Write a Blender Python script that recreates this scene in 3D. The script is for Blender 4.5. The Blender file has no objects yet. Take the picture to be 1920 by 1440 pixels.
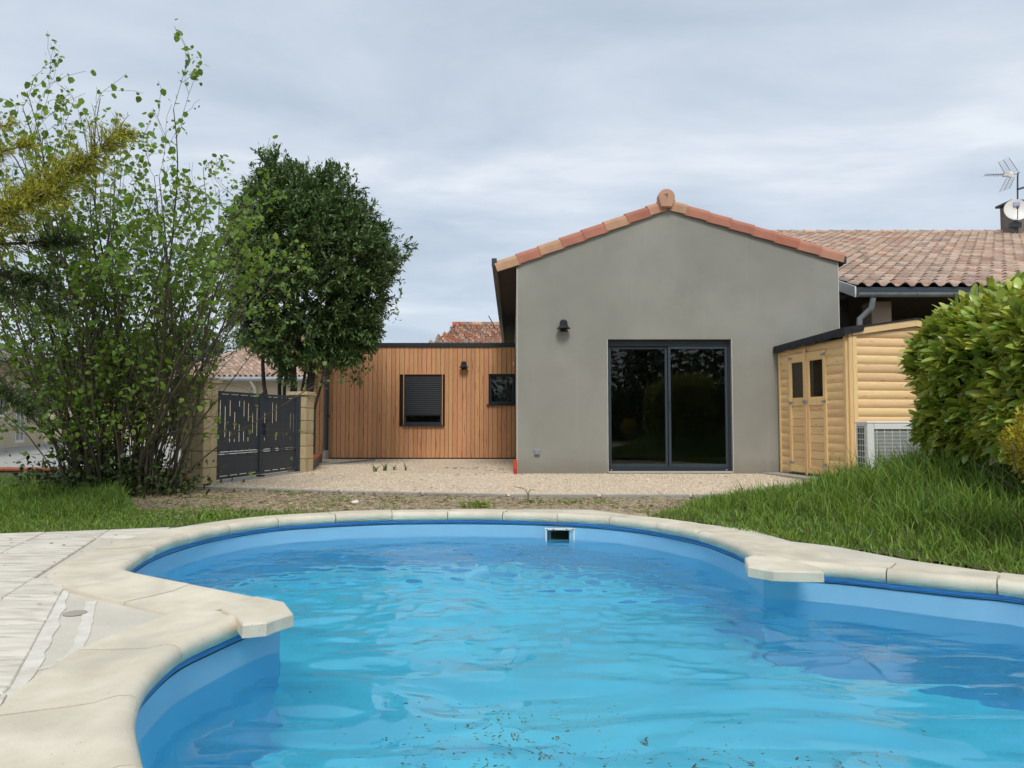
import bpy, bmesh, math, random
import numpy as np
from mathutils import Vector, Matrix
R = random.Random(7)
NR = np.random.RandomState(7)
sc = bpy.context.scene
COL = sc.collection

# ------------------------------------------------------------------ camera
CAM_Z = 0.81
PITCH = math.atan(72 / 1400)
cam_d = bpy.data.cameras.new('camera')
cam_d.sensor_width = 36
cam_d.lens = 36 * 1400 / 1920
cam_d.clip_start = 0.05
cam_d.clip_end = 500
cam = bpy.data.objects.new('camera', cam_d)
COL.objects.link(cam)
cam.location = (0, 0, CAM_Z)
cam.rotation_euler = (math.pi / 2 + PITCH, 0, 0)
sc.camera = cam

# ------------------------------------------------------------------ world, sun, exposure
SUN_EL, SUN_AZ = math.radians(50), math.radians(176)     # azimuth clockwise from +Y
w = bpy.data.worlds.new('World')
sc.world = w
w.use_nodes = True
nt = w.node_tree
nt.nodes.clear()
def wn(t, **k):
    n = nt.nodes.new(t)
    for a, b in k.items():
        setattr(n, a, b)
    return n
sky = wn('ShaderNodeTexSky', sky_type='NISHITA', sun_disc=False, sun_elevation=SUN_EL, sun_rotation=SUN_AZ)
bg_sky = wn('ShaderNodeBackground'); bg_sky.inputs['Strength'].default_value = 0.12
bg_cl = wn('ShaderNodeBackground'); bg_cl.inputs['Strength'].default_value = 1.0
nt.links.new(sky.outputs[0], bg_sky.inputs['Color'])
tc = wn('ShaderNodeTexCoord')
sep = wn('ShaderNodeSeparateXYZ'); nt.links.new(tc.outputs['Generated'], sep.inputs[0])
mx = wn('ShaderNodeMath', operation='MAXIMUM'); nt.links.new(sep.outputs['Z'], mx.inputs[0]); mx.inputs[1].default_value = 0.0
ad = wn('ShaderNodeMath', operation='ADD'); nt.links.new(mx.outputs[0], ad.inputs[0]); ad.inputs[1].default_value = 0.14
dx = wn('ShaderNodeMath', operation='DIVIDE'); nt.links.new(sep.outputs['X'], dx.inputs[0]); nt.links.new(ad.outputs[0], dx.inputs[1])
dy = wn('ShaderNodeMath', operation='DIVIDE'); nt.links.new(sep.outputs['Y'], dy.inputs[0]); nt.links.new(ad.outputs[0], dy.inputs[1])
cmb = wn('ShaderNodeCombineXYZ'); nt.links.new(dx.outputs[0], cmb.inputs[0]); nt.links.new(dy.outputs[0], cmb.inputs[1])
mp = wn('ShaderNodeMapping'); nt.links.new(cmb.outputs[0], mp.inputs[0]); mp.inputs['Scale'].default_value = (0.62, 1.0, 1)
mp.inputs['Location'].default_value = (3.1, 1.7, 0)
no = wn('ShaderNodeTexNoise'); nt.links.new(mp.outputs[0], no.inputs['Vector'])
no.inputs['Scale'].default_value = 1.5; no.inputs['Detail'].default_value = 6; no.inputs['Roughness'].default_value = 0.56
no.inputs['Distortion'].default_value = 0.35
cr = wn('ShaderNodeValToRGB'); nt.links.new(no.outputs['Fac'], cr.inputs[0])
e = cr.color_ramp.elements
e[0].position = 0.34; e[0].color = (0.365, 0.428, 0.505, 1)
e[1].position = 0.68; e[1].color = (0.610, 0.645, 0.685, 1)
m_ = e.new(0.48); m_.color = (0.445, 0.500, 0.572, 1)
m2 = e.new(0.57); m2.color = (0.500, 0.548, 0.608, 1)
nt.links.new(cr.outputs[0], bg_cl.inputs['Color'])
mixw = wn('ShaderNodeMixShader'); mixw.inputs[0].default_value = 0.90
nt.links.new(bg_sky.outputs[0], mixw.inputs[1]); nt.links.new(bg_cl.outputs[0], mixw.inputs[2])
wo = wn('ShaderNodeOutputWorld'); nt.links.new(mixw.outputs[0], wo.inputs['Surface'])

sun_d = bpy.data.lights.new('sun', 'SUN')
sun_d.energy = 1.5
sun_d.angle = math.radians(16)
sun_d.color = (1.0, 0.96, 0.90)
sun = bpy.data.objects.new('sun', sun_d)
COL.objects.link(sun)
sdir = Vector((math.sin(SUN_AZ) * math.cos(SUN_EL), math.cos(SUN_AZ) * math.cos(SUN_EL), math.sin(SUN_EL)))
sun.rotation_euler = sdir.to_track_quat('Z', 'Y').to_euler()
sun.location = (6, -6, 12)

vs = sc.view_settings
vs.view_transform = 'Standard'; vs.look = 'None'; vs.gamma = 1; vs.exposure = 0.5
vs.use_curve_mapping = False
sc.cycles.max_bounces = 16
sc.cycles.diffuse_bounces = 9
sc.cycles.glossy_bounces = 6
sc.cycles.transmission_bounces = 14
sc.cycles.transparent_max_bounces = 12
sc.cycles.caustics_refractive = True
sc.cycles.blur_glossy = 0.0
sc.cycles.use_denoising = True

# ------------------------------------------------------------------ helpers
F = 1400.0
CT, ST = math.cos(PITCH), math.sin(PITCH)
def px(u, v, Y=None, Z=None):
    """a photo pixel to the place it shows, at a known depth or height"""
    a = (u - 960) / F; b = (720 - v) / F
    d = (a, CT - b * ST, ST + b * CT)
    t = Y / d[1] if Y is not None else (Z - CAM_Z) / d[2]
    return Vector((d[0] * t, d[1] * t, CAM_Z + d[2] * t))

def tag(o, label=None, cat=None, group=None, kind=None):
    if label: o['label'] = label
    if cat: o['category'] = cat
    if group: o['group'] = group
    if kind: o['kind'] = kind
    return o
def link(o, parent=None):
    COL.objects.link(o)
    if parent is not None:
        o.parent = parent
        # things keep world coordinates in their parts
        o.matrix_parent_inverse = parent.matrix_world.inverted()
    return o
def empty(name, loc, label=None, cat=None, group=None, kind=None):
    o = bpy.data.objects.new(name, None)
    o.empty_display_size = 0.2
    o.location = loc
    o.matrix_world = Matrix.Translation(Vector(loc))
    COL.objects.link(o)
    return tag(o, label, cat, group, kind)

class MB:
    def __init__(s):
        s.v = []; s.f = []; s.mi = []
    def add(s, vs_, fs, mi=0):
        n = len(s.v)
        s.v.extend([tuple(p) for p in vs_])
        for f in fs:
            s.f.append(tuple(i + n for i in f)); s.mi.append(mi)
        return s
    def box(s, x0, x1, y0, y1, z0, z1, mi=0, M=None):
        vs_ = [(x, y, z) for z in (z0, z1) for y in (y0, y1) for x in (x0, x1)]
        if M is not None: vs_ = [tuple(M @ Vector(p)) for p in vs_]
        return s.add(vs_, [(0, 2, 3, 1), (4, 5, 7, 6), (0, 1, 5, 4), (2, 6, 7, 3), (0, 4, 6, 2), (1, 3, 7, 5)], mi)
    def bbox(s, x0, x1, y0, y1, z0, z1, b=0.004, M=None, mi=0):
        """box with chamfered edges"""
        cx, cy, cz = (x0 + x1) / 2, (y0 + y1) / 2, (z0 + z1) / 2
        hx, hy, hz = (x1 - x0) / 2, (y1 - y0) / 2, (z1 - z0) / 2
        b = min(b, hx * .45, hy * .45, hz * .45)
        idx = {}; vs_ = []
        for sx in (-1, 1):
            for sy in (-1, 1):
                for sz in (-1, 1):
                    for ax in range(3):
                        o = [hx - b, hy - b, hz - b]; o[ax] += b
                        idx[(sx, sy, sz, ax)] = len(vs_)
                        vs_.append((cx + sx * o[0], cy + sy * o[1], cz + sz * o[2]))
        fs = []
        S = (-1, 1)
        for a in S:
            fs.append([idx[(a, p, q, 0)] for p, q in ((-1, -1), (1, -1), (1, 1), (-1, 1))])
            fs.append([idx[(p, a, q, 1)] for p, q in ((-1, -1), (1, -1), (1, 1), (-1, 1))])
            fs.append([idx[(p, q, a, 2)] for p, q in ((-1, -1), (1, -1), (1, 1), (-1, 1))])
        for a in S:
            for c in S:
                fs.append([idx[(a, c, -1, 0)], idx[(a, c, -1, 1)], idx[(a, c, 1, 1)], idx[(a, c, 1, 0)]])
                fs.append([idx[(a, -1, c, 0)], idx[(a, -1, c, 2)], idx[(a, 1, c, 2)], idx[(a, 1, c, 0)]])
                fs.append([idx[(-1, a, c, 1)], idx[(-1, a, c, 2)], idx[(1, a, c, 2)], idx[(1, a, c, 1)]])
        for a in S:
            for c in S:
                for d in S:
                    fs.append([idx[(a, c, d, k)] for k in range(3)])
        if M is not None: vs_ = [tuple(M @ Vector(p)) for p in vs_]
        return s.add(vs_, fs, mi)
    def sweep(s, prof, path_fn, n, closed_prof=True, caps=True, mi=0):
        """prof: list of (a,b); path_fn(i) -> function (a,b) -> point"""
        k = len(prof); vs_ = []
        for i in range(n):
            g = path_fn(i)
            vs_ += [tuple(g(a, b)) for a, b in prof]
        fs = []
        m = k if closed_prof else k - 1
        for i in range(n - 1):
            for j in range(m):
                j2 = (j + 1) % k
                fs.append((i * k + j, i * k + j2, (i + 1) * k + j2, (i + 1) * k + j))
        if caps and closed_prof:
            fs.append(tuple(range(k))[::-1]); fs.append(tuple((n - 1) * k + j for j in range(k)))
        return s.add(vs_, fs, mi)
    def tube(s, pts, rad, n=8, caps=True, mi=0):
        pts = [Vector(p) for p in pts]
        if not hasattr(rad, '__len__'): rad = [rad] * len(pts)
        vs_ = []; up = None
        for i, p in enumerate(pts):
            t = (pts[min(i + 1, len(pts) - 1)] - pts[max(i - 1, 0)])
            t = t.normalized() if t.length > 1e-9 else Vector((0, 0, 1))
            if up is None:
                up = Vector((0, 0, 1)) if abs(t.z) < .9 else Vector((1, 0, 0))
            a = t.cross(up).normalized(); b = a.cross(t).normalized(); up = b
            for k in range(n):
                th = 2 * math.pi * k / n
                vs_.append(p + (a * math.cos(th) + b * math.sin(th)) * rad[i])
        fs = [(i * n + k, i * n + (k + 1) % n, (i + 1) * n + (k + 1) % n, (i + 1) * n + k) for i in range(len(pts) - 1) for k in range(n)]
        if caps:
            fs.append(tuple(range(n))[::-1]); fs.append(tuple((len(pts) - 1) * n + k for k in range(n)))
        return s.add(vs_, fs, mi)
    def lathe(s, prof, c, axis='z', n=20, mi=0):
        vs_ = []
        for r, h in prof:
            for k in range(n):
                th = 2 * math.pi * k / n
                x, y = r * math.cos(th), r * math.sin(th)
                p = (x, y, h) if axis == 'z' else ((x, h, y) if axis == 'y' else (h, x, y))
                vs_.append((c[0] + p[0], c[1] + p[1], c[2] + p[2]))
        fs = [(i * n + k, i * n + (k + 1) % n, (i + 1) * n + (k + 1) % n, (i + 1) * n + k) for i in range(len(prof) - 1) for k in range(n)]
        if prof[0][0] > 1e-6: fs.append(tuple(range(n))[::-1])
        if prof[-1][0] > 1e-6: fs.append(tuple((len(prof) - 1) * n + k for k in range(n)))
        return s.add(vs_, fs, mi)
    def mesh(s, name, mats, smooth=False):
        me = bpy.data.meshes.new(name)
        me.from_pydata(s.v, [], s.f)
        for m in (mats if isinstance(mats, (list, tuple)) else [mats]): me.materials.append(m)
        if any(s.mi): me.polygons.foreach_set('material_index', s.mi)
        bm = bmesh.new(); bm.from_mesh(me)
        bmesh.ops.recalc_face_normals(bm, faces=bm.faces)
        bm.to_mesh(me); bm.free()
        if smooth:
            me.polygons.foreach_set('use_smooth', [True] * len(me.polygons))
            if hasattr(me, 'set_sharp_from_angle'): me.set_sharp_from_angle(angle=math.radians(42))
        return me
    def obj(s, name, mats, parent=None, smooth=False):
        o = bpy.data.objects.new(name, s.mesh(name, mats, smooth))
        return link(o, parent)

def np_obj(name, verts, faces, mat, parent=None, smooth=False):
    """verts (n,3), faces (m,k) numpy -> object, fast"""
    me = bpy.data.meshes.new(name)
    n, (m, k) = len(verts), faces.shape
    me.vertices.add(n); me.vertices.foreach_set('co', np.ascontiguousarray(verts, dtype=np.float32).ravel())
    me.loops.add(m * k); me.loops.foreach_set('vertex_index', np.ascontiguousarray(faces, dtype=np.int32).ravel())
    me.polygons.add(m)
    me.polygons.foreach_set('loop_start', np.arange(0, m * k, k, dtype=np.int32))
    me.polygons.foreach_set('loop_total', np.full(m, k, dtype=np.int32))
    if smooth: me.polygons.foreach_set('use_smooth', np.ones(m, dtype=bool))
    me.materials.append(mat)
    me.update(calc_edges=True)
    return link(bpy.data.objects.new(name, me), parent)

# ------------------------------------------------------------------ materials
def mat(name, c1, c2=None, scale=4.0, rough=0.75, bump=0.0, bscale=60.0, stretch=(1, 1, 1), rnd=0.0, hue=0.0,
        spec=0.35, metal=0.0, detail=6, ramp=None, spots=None, c3=None, s3=0.8, f3=0.5, v3=False, bdist=0.01, smul=1.0):
    m = bpy.data.materials.new(name); m.use_nodes = True
    t = m.node_tree; N = t.nodes; L = t.links; b = N['Principled BSDF']
    b.inputs['Roughness'].default_value = rough
    b.inputs['Specular IOR Level'].default_value = spec
    b.inputs['Metallic'].default_value = metal
    g = N.new('ShaderNodeNewGeometry'); oi = N.new('ShaderNodeObjectInfo')
    rs = N.new('ShaderNodeMath'); rs.operation = 'ADD'; L.new(oi.outputs['Random'], rs.inputs[0]); L.new(g.outputs['Random Per Island'], rs.inputs[1])
    fr = N.new('ShaderNodeMath'); fr.operation = 'FRACT'; L.new(rs.outputs[0], fr.inputs[0])
    mapp = N.new('ShaderNodeMapping'); mapp.inputs['Scale'].default_value = stretch
    L.new(g.outputs['Position'], mapp.inputs['Vector'])
    off = N.new('ShaderNodeVectorMath'); off.operation = 'MULTIPLY_ADD'
    if rnd or hue or ramp:
        cv = N.new('ShaderNodeCombineXYZ'); L.new(fr.outputs[0], cv.inputs[0]); L.new(fr.outputs[0], cv.inputs[1]); L.new(fr.outputs[0], cv.inputs[2])
        L.new(cv.outputs[0], off.inputs[0]); off.inputs[1].default_value = (37.0, 19.0, 23.0); L.new(mapp.outputs[0], off.inputs[2])
        vec = off.outputs[0]
    else:
        vec = mapp.outputs[0]
    n1 = N.new('ShaderNodeTexNoise'); n1.inputs['Scale'].default_value = scale; n1.inputs['Detail'].default_value = detail
    n1.inputs['Roughness'].default_value = 0.6
    L.new(vec, n1.inputs['Vector'])
    mr = N.new('ShaderNodeMapRange'); mr.inputs['From Min'].default_value = 0.32; mr.inputs['From Max'].default_value = 0.68
    L.new(n1.outputs['Fac'], mr.inputs['Value'])
    mix = N.new('ShaderNodeMix'); mix.data_type = 'RGBA'
    L.new(mr.outputs[0], mix.inputs['Factor'])
    mix.inputs['A'].default_value = (*c1, 1); mix.inputs['B'].default_value = (*(c2 or c1), 1)
    col = mix.outputs['Result']
    if ramp:                                         # per piece base colour out of a list
        rp = N.new('ShaderNodeValToRGB'); rp.color_ramp.interpolation = 'LINEAR'
        el = rp.color_ramp.elements
        while len(el) > 1: el.remove(el[-1])
        el[0].position = 0; el[0].color = (*ramp[0], 1)
        for i, c in enumerate(ramp[1:], 1):
            x = el.new(i / (len(ramp) - 1)); x.color = (*c, 1)
        L.new(fr.outputs[0], rp.inputs[0])
        mu = N.new('ShaderNodeMix'); mu.data_type = 'RGBA'; mu.blend_type = 'MULTIPLY'; mu.inputs['Factor'].default_value = 1
        L.new(rp.outputs[0], mu.inputs['A']); L.new(col, mu.inputs['B']); col = mu.outputs['Result']
    if c3:
        n3 = N.new('ShaderNodeTexNoise'); n3.inputs['Scale'].default_value = s3; n3.inputs['Detail'].default_value = 5; L.new(vec if v3 else g.outputs['Position'], n3.inputs['Vector'])
        r3 = N.new('ShaderNodeMapRange'); r3.inputs['From Min'].default_value = 0.48; r3.inputs['From Max'].default_value = 0.70; r3.inputs['To Max'].default_value = f3
        L.new(n3.outputs['Fac'], r3.inputs['Value'])
        x3 = N.new('ShaderNodeMix'); x3.data_type = 'RGBA'; L.new(r3.outputs[0], x3.inputs['Factor']); L.new(col, x3.inputs['A']); x3.inputs['B'].default_value = (*c3, 1)
        col = x3.outputs['Result']
    if spots:                                        # (colour, scale, threshold)
        ns = N.new('ShaderNodeTexVoronoi'); ns.inputs['Scale'].default_value = spots[1]; L.new(vec, ns.inputs['Vector'])
        r4 = N.new('ShaderNodeMapRange'); r4.inputs['From Min'].default_value = spots[2]; r4.inputs['From Max'].default_value = spots[2] * .5
        L.new(ns.outputs['Distance'], r4.inputs['Value'])
        x4 = N.new('ShaderNodeMix'); x4.data_type = 'RGBA'; L.new(r4.outputs[0], x4.inputs['Factor']); L.new(col, x4.inputs['A']); x4.inputs['B'].default_value = (*spots[0], 1)
        col = x4.outputs['Result']
    if rnd or hue:
        h = N.new('ShaderNodeHueSaturation'); L.new(col, h.inputs['Color'])
        if rnd:
            a = N.new('ShaderNodeMapRange'); a.inputs['To Min'].default_value = 1 - rnd; a.inputs['To Max'].default_value = 1 + rnd
            L.new(fr.outputs[0], a.inputs['Value']); L.new(a.outputs[0], h.inputs['Value'])
        if hue:
            q = N.new('ShaderNodeMath'); q.operation = 'MULTIPLY'; L.new(fr.outputs[0], q.inputs[0]); q.inputs[1].default_value = 7.31
            q2 = N.new('ShaderNodeMath'); q2.operation = 'FRACT'; L.new(q.outputs[0], q2.inputs[0])
            a = N.new('ShaderNodeMapRange'); a.inputs['To Min'].default_value = .5 - hue; a.inputs['To Max'].default_value = .5 + hue
            L.new(q2.outputs[0], a.inputs['Value']); L.new(a.outputs[0], h.inputs['Hue'])
        col = h.outputs[0]
    L.new(col, b.inputs['Base Color'])
    if bump:
        nb = N.new('ShaderNodeTexNoise'); nb.inputs['Scale'].default_value = bscale; nb.inputs['Detail'].default_value = 5
        L.new(vec, nb.inputs['Vector'])
        bp = N.new('ShaderNodeBump'); bp.inputs['Strength'].default_value = bump; bp.inputs['Distance'].default_value = bdist
        L.new(nb.outputs['Fac'], bp.inputs['Height']); L.new(bp.outputs[0], b.inputs['Normal'])
    return m

def leaf_mat(name, c1, c2, rnd=0.3, rough=0.45, spec=0.4, trans=0.3, hue=0.02, tcol=None):
    m = mat(name, c1, c2, scale=1.6, rough=rough, rnd=rnd, hue=hue, spec=spec)
    t = m.node_tree; N = t.nodes; L = t.links; b = N['Principled BSDF']
    src = b.inputs['Base Color'].links[0].from_socket
    tr = N.new('ShaderNodeBsdfTranslucent')
    mu = N.new('ShaderNodeMix'); mu.data_type = 'RGBA'; mu.blend_type = 'MULTIPLY'; mu.inputs['Factor'].default_value = 1
    L.new(src, mu.inputs['A']); mu.inputs['B'].default_value = (*(tcol or (1.5, 1.4, .6)), 1); L.new(mu.outputs['Result'], tr.inputs['Color'])
    mx_ = N.new('ShaderNodeMixShader'); mx_.inputs[0].default_value = trans
    L.new(b.outputs[0], mx_.inputs[1]); L.new(tr.outputs[0], mx_.inputs[2])
    L.new(mx_.outputs[0], N['Material Output'].inputs['Surface'])
    return m

MT = {}
MT['render'] = mat('grey_render', (.272, .268, .236), (.310, .305, .268), scale=1.1, rough=.95, bump=.35, bscale=170, spec=.15, c3=(.37, .365, .325), s3=.9, f3=.55, bdist=.004)
def splash(m):
    t = m.node_tree; N = t.nodes; L = t.links; b = N['Principled BSDF']; src = b.inputs['Base Color'].links[0].from_socket
    g = N.new('ShaderNodeNewGeometry'); sp = N.new('ShaderNodeSeparateXYZ'); L.new(g.outputs['Position'], sp.inputs[0])
    n = N.new('ShaderNodeTexNoise'); n.inputs['Scale'].default_value = 3.5; n.inputs['Detail'].default_value = 7; L.new(g.outputs['Position'], n.inputs['Vector'])
    mu_ = N.new('ShaderNodeMath'); mu_.operation = 'MULTIPLY_ADD'; L.new(n.outputs['Fac'], mu_.inputs[0]); mu_.inputs[1].default_value = -.42; L.new(sp.outputs['Z'], mu_.inputs[2])
    mr = N.new('ShaderNodeMapRange'); L.new(mu_.outputs[0], mr.inputs['Value']); mr.inputs['From Min'].default_value = -.16; mr.inputs['From Max'].default_value = .06; mr.inputs['To Min'].default_value = .45; mr.inputs['To Max'].default_value = 0
    mx_ = N.new('ShaderNodeMix'); mx_.data_type = 'RGBA'; L.new(mr.outputs[0], mx_.inputs['Factor']); L.new(src, mx_.inputs['A']); mx_.inputs['B'].default_value = (.20, .175, .13, 1)
    mp_ = N.new('ShaderNodeMapping'); mp_.inputs['Scale'].default_value = (7, 7, .35); L.new(g.outputs['Position'], mp_.inputs[0])
    n2 = N.new('ShaderNodeTexNoise'); n2.inputs['Scale'].default_value = 1.6; n2.inputs['Detail'].default_value = 4; L.new(mp_.outputs[0], n2.inputs['Vector'])
    m2_ = N.new('ShaderNodeMapRange'); L.new(n2.outputs['Fac'], m2_.inputs['Value']); m2_.inputs['From Min'].default_value = .60; m2_.inputs['From Max'].default_value = .80; m2_.inputs['To Max'].default_value = .28
    mx2 = N.new('ShaderNodeMix'); mx2.data_type = 'RGBA'; L.new(m2_.outputs[0], mx2.inputs['Factor']); L.new(mx_.outputs['Result'], mx2.inputs['A']); mx2.inputs['B'].default_value = (.38, .375, .34, 1)
    L.new(mx2.outputs['Result'], b.inputs['Base Color'])
splash(MT['render'])
MT['render2'] = mat('cream_render', (.62, .54, .40), (.55, .47, .34), scale=1.2, rough=.95, bump=.2, bscale=120, spec=.15)
MT['bead'] = mat('pale_corner_bead', (.62, .60, .55), (.52, .50, .46), scale=12, rough=.7)
MT['anthra'] = mat('anthracite_metal', (.020, .028, .036), (.026, .034, .043), scale=3, rough=.42, spec=.5)
MT['anthra2'] = mat('dark_blue_grey_aluminium', (.030, .045, .060), (.036, .052, .068), scale=3, rough=.45, spec=.5)
MT['black'] = mat('black_felt', (.018, .019, .022), (.035, .037, .042), scale=9, rough=.9, bump=.5, bscale=90)
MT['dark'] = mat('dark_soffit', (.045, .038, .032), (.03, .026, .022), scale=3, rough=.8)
MT['room'] = mat('dark_interior', (.34, .32, .30), (.26, .25, .24), scale=2, rough=.9)
MT['zinc'] = mat('weathered_zinc', (.36, .38, .40), (.27, .29, .31), scale=7, rough=.42, metal=.25, bump=.1, bscale=30)
MT['white'] = mat('white_plastic', (.78, .77, .73), (.70, .69, .65), scale=5, rough=.4, spec=.5)
MT['larch'] = mat('larch_cladding', (.56, .275, .130), (.70, .375, .185), scale=9, rough=.72, stretch=(9, 9, .45), rnd=.085, hue=.008, bump=.35, bscale=30, spots=((.24, .10, .04), 2.2, .16), bdist=.004, c3=(.44, .24, .13), s3=1.1, f3=.35)
MT['larch_gap'] = mat('dark_membrane', (.02, .014, .01), rough=.95)
MT['pine'] = mat('golden_pine', (.74, .49, .235), (.85, .60, .32), scale=8, rough=.6, stretch=(.8, .8, 9), rnd=.10, hue=.008, bump=.25, bscale=22, spots=((.30, .15, .06), 3.0, .13), bdist=.004)
MT['pine_v'] = mat('golden_pine_upright', (.76, .51, .23), (.88, .62, .31), scale=8, rough=.6, stretch=(9, 9, .8), rnd=.10, hue=.008, bump=.25, bscale=22, bdist=.004)
MT['rake'] = mat('new_terracotta', (.86, .82, .80), (1.1, 1.05, 1.0), scale=5, rough=.8, bump=.25, bscale=50, spec=.2, stretch=(1, 1, 1),
                 ramp=[(.46, .19, .135), (.50, .235, .17), (.44, .175, .125), (.51, .27, .19), (.52, .34, .215), (.47, .21, .15), (.51, .30, .215)], rnd=.06)
MT['cap'] = mat('pink_terracotta', (.56, .33, .23), (.50, .28, .19), scale=6, rough=.85, bump=.2, bscale=60)
MT['tile'] = mat('weathered_roof_tile', (.78, .76, .74), (1.15, 1.1, 1.05), scale=14, rough=.85, bump=.3, bscale=70, spec=.2,
                 ramp=[(.39, .27, .215), (.56, .42, .31), (.35, .28, .245), (.62, .48, .36), (.43, .25, .19), (.48, .38, .31), (.57, .44, .36), (.41, .32, .275)], rnd=.12)
MT['tile_old'] = mat('old_canal_tile', (.55, .52, .5), (1.2, 1.15, 1.1), scale=9, rough=.9, bump=.4, bscale=60, spec=.15,
                     ramp=[(.34, .15, .10), (.44, .33, .25), (.50, .17, .09), (.26, .22, .18), (.55, .38, .28), (.40, .20, .14), (.30, .26, .22)], rnd=.2)
MT['block'] = mat('ochre_stone_block', (.50, .40, .225), (.58, .475, .285), scale=4, rough=.9, rnd=.09, bump=.35, bscale=70, c3=(.38, .30, .17), s3=2.5, f3=.5)
MT['mortar'] = mat('grey_mortar', (.30, .25, .17), (.24, .2, .14), scale=9, rough=.95)
MT['cope_t'] = mat('orange_clay_coping', (.45, .14, .06), (.36, .11, .05), scale=7, rough=.8)
MT['lowwall'] = mat('grey_low_wall', (.22, .19, .16), (.16, .14, .12), scale=5, rough=.95, bump=.4, bscale=40)
MT['coping'] = mat('reconstituted_stone_coping', (.62, .545, .415), (.77, .70, .56), scale=5, rough=.82, bump=.5, bscale=130, spec=.25, rnd=.035, c3=(.50, .47, .375), s3=3.2, f3=.65, spots=((.26, .23, .18), 24, .06), bdist=.004)
MT['slab'] = mat('stamped_concrete_slab', (.62, .565, .47), (.80, .745, .64), scale=3.2, rough=.85, stretch=(1.0, 5.5, 1), bump=.6, bscale=9, rnd=.045, c3=(.33, .29, .24), s3=5.0, f3=.6, v3=True, spots=((.10, .08, .07), 9, .06), bdist=.004)
MT['decksheet'] = mat('deck_concrete', (.60, .555, .46), (.68, .63, .53), scale=3, rough=.85, bump=.3, bscale=70, c3=(.50, .46, .38), s3=2, f3=.5)
MT['grout'] = mat('white_grout', (.78, .75, .68), (.62, .57, .47), scale=8, rough=.9, bump=.5, bscale=30)
MT['kerb'] = mat('concrete_kerb', (.40, .385, .35), (.32, .305, .27), scale=6, rough=.9, bump=.3, bscale=60, rnd=.06)
MT['liner'] = mat('pale_blue_liner', (.265, .51, .725), (.275, .52, .735), scale=1.5, rough=.38, spec=.45)
MT['bead_b'] = mat('dark_blue_liner_bead', (.035, .16, .42), (.04, .175, .45), scale=3, rough=.35, spec=.5)
MT['floorl'] = mat('pool_floor_liner', (.22, .76, .89), (.23, .78, .90), scale=1.2, rough=.5, c3=(.17, .68, .84), s3=.8, f3=.6)
MT['bark'] = mat('brown_grey_bark', (.065, .055, .038), (.125, .11, .078), scale=14, rough=.9, bump=.5, bscale=50, stretch=(1, 1, .3))
MT['barkd'] = mat('dark_bark', (.045, .037, .03), (.085, .07, .055), scale=12, rough=.9, bump=.5, bscale=50, stretch=(1, 1, .3))
MT['hazel'] = leaf_mat('hazel_leaf', (.110, .205, .034), (.200, .310, .052), rnd=.32, trans=.38)
MT['bay'] = leaf_mat('bay_leaf', (.055, .120, .045), (.150, .225, .065), rnd=.36, rough=.38, trans=.10, hue=.03)
MT['laurel'] = leaf_mat('laurel_leaf', (.230, .320, .055), (.420, .450, .080), rnd=.38, rough=.30, spec=.55, trans=.20, hue=.03)
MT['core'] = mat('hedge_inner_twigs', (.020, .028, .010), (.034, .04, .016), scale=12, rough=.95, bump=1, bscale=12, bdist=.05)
MT['gold'] = leaf_mat('golden_leaf', (.34, .31, .035), (.50, .40, .05), rnd=.35, trans=.3, hue=.02)
MT['conif'] = leaf_mat('dark_conifer_needles', (.035, .062, .016), (.065, .10, .024), rnd=.35, trans=.12)
MT['conig'] = leaf_mat('golden_conifer_needles', (.31, .34, .045), (.50, .48, .07), rnd=.3, trans=.2)
MT['grass'] = leaf_mat('grass_blade', (.125, .235, .034), (.230, .330, .065), rnd=.55, trans=.30, hue=.03, rough=.5)
MT['grassd'] = leaf_mat('dry_grass_blade', (.24, .20, .09), (.32, .27, .13), rnd=.3, trans=.2, hue=.02, rough=.7)
MT['far'] = leaf_mat('far_foliage', (.07, .11, .04), (.12, .16, .06), rnd=.35, trans=.1)
MT['soil'] = mat('dry_soil', (.34, .265, .165), (.50, .41, .28), scale=7, rough=.97, bump=.9, bscale=22, c3=(.24, .22, .11), s3=3.2, f3=.75, spots=((.20, .145, .09), 22, .22), bdist=.03)
MT['under'] = mat('turf_underlay', (.055, .075, .022), (.11, .12, .045), scale=9, rough=.97, bump=.8, bscale=25, bdist=.03)
MT['clod'] = mat('soil_clod', (.30, .235, .15), (.44, .355, .24), scale=25, rough=.97, rnd=.35, bump=.5, bscale=60)
MT['straw'] = mat('dead_leaf_litter', (.24, .18, .10), (.40, .32, .20), scale=15, rough=.9, rnd=.4)
MT['gravel'] = mat('cream_gravel', (.56, .43, .30), (.88, .74, .57), scale=42, rough=.95, bump=1.0, bscale=38, c3=(.60, .475, .345), s3=1.0, f3=.6, spots=((.30, .235, .17), 55, .22), bdist=.03, detail=3)
MT['gstone'] = mat('cream_pebble', (.68, .55, .40), (.88, .76, .60), scale=20, rough=.9, rnd=.22, hue=.01)
MT['drive'] = mat('pale_driveway', (.34, .33, .31), (.42, .41, .38), scale=6, rough=.95, bump=.4, bscale=40)
MT['orange'] = mat('orange_conduit', (.62, .10, .03), (.55, .08, .03), scale=6, rough=.5)
MT['red'] = mat('red_conduit', (.50, .035, .035), (.42, .03, .03), scale=6, rough=.5)
MT['blue'] = mat('faded_blue_print', (.20, .24, .45), (.45, .47, .58), scale=60, rough=.5)
MT['acgrey'] = mat('unit_off_white_metal', (.76, .76, .71), (.80, .80, .75), scale=3, rough=.45, spec=.5)
MT['acdark'] = mat('unit_dark_fins', (.07, .075, .085), (.10, .11, .12), scale=8, rough=.6)
MT['wallp'] = mat('pinkish_wall', (.52, .40, .32), (.46, .35, .28), scale=2, rough=.95)

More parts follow.
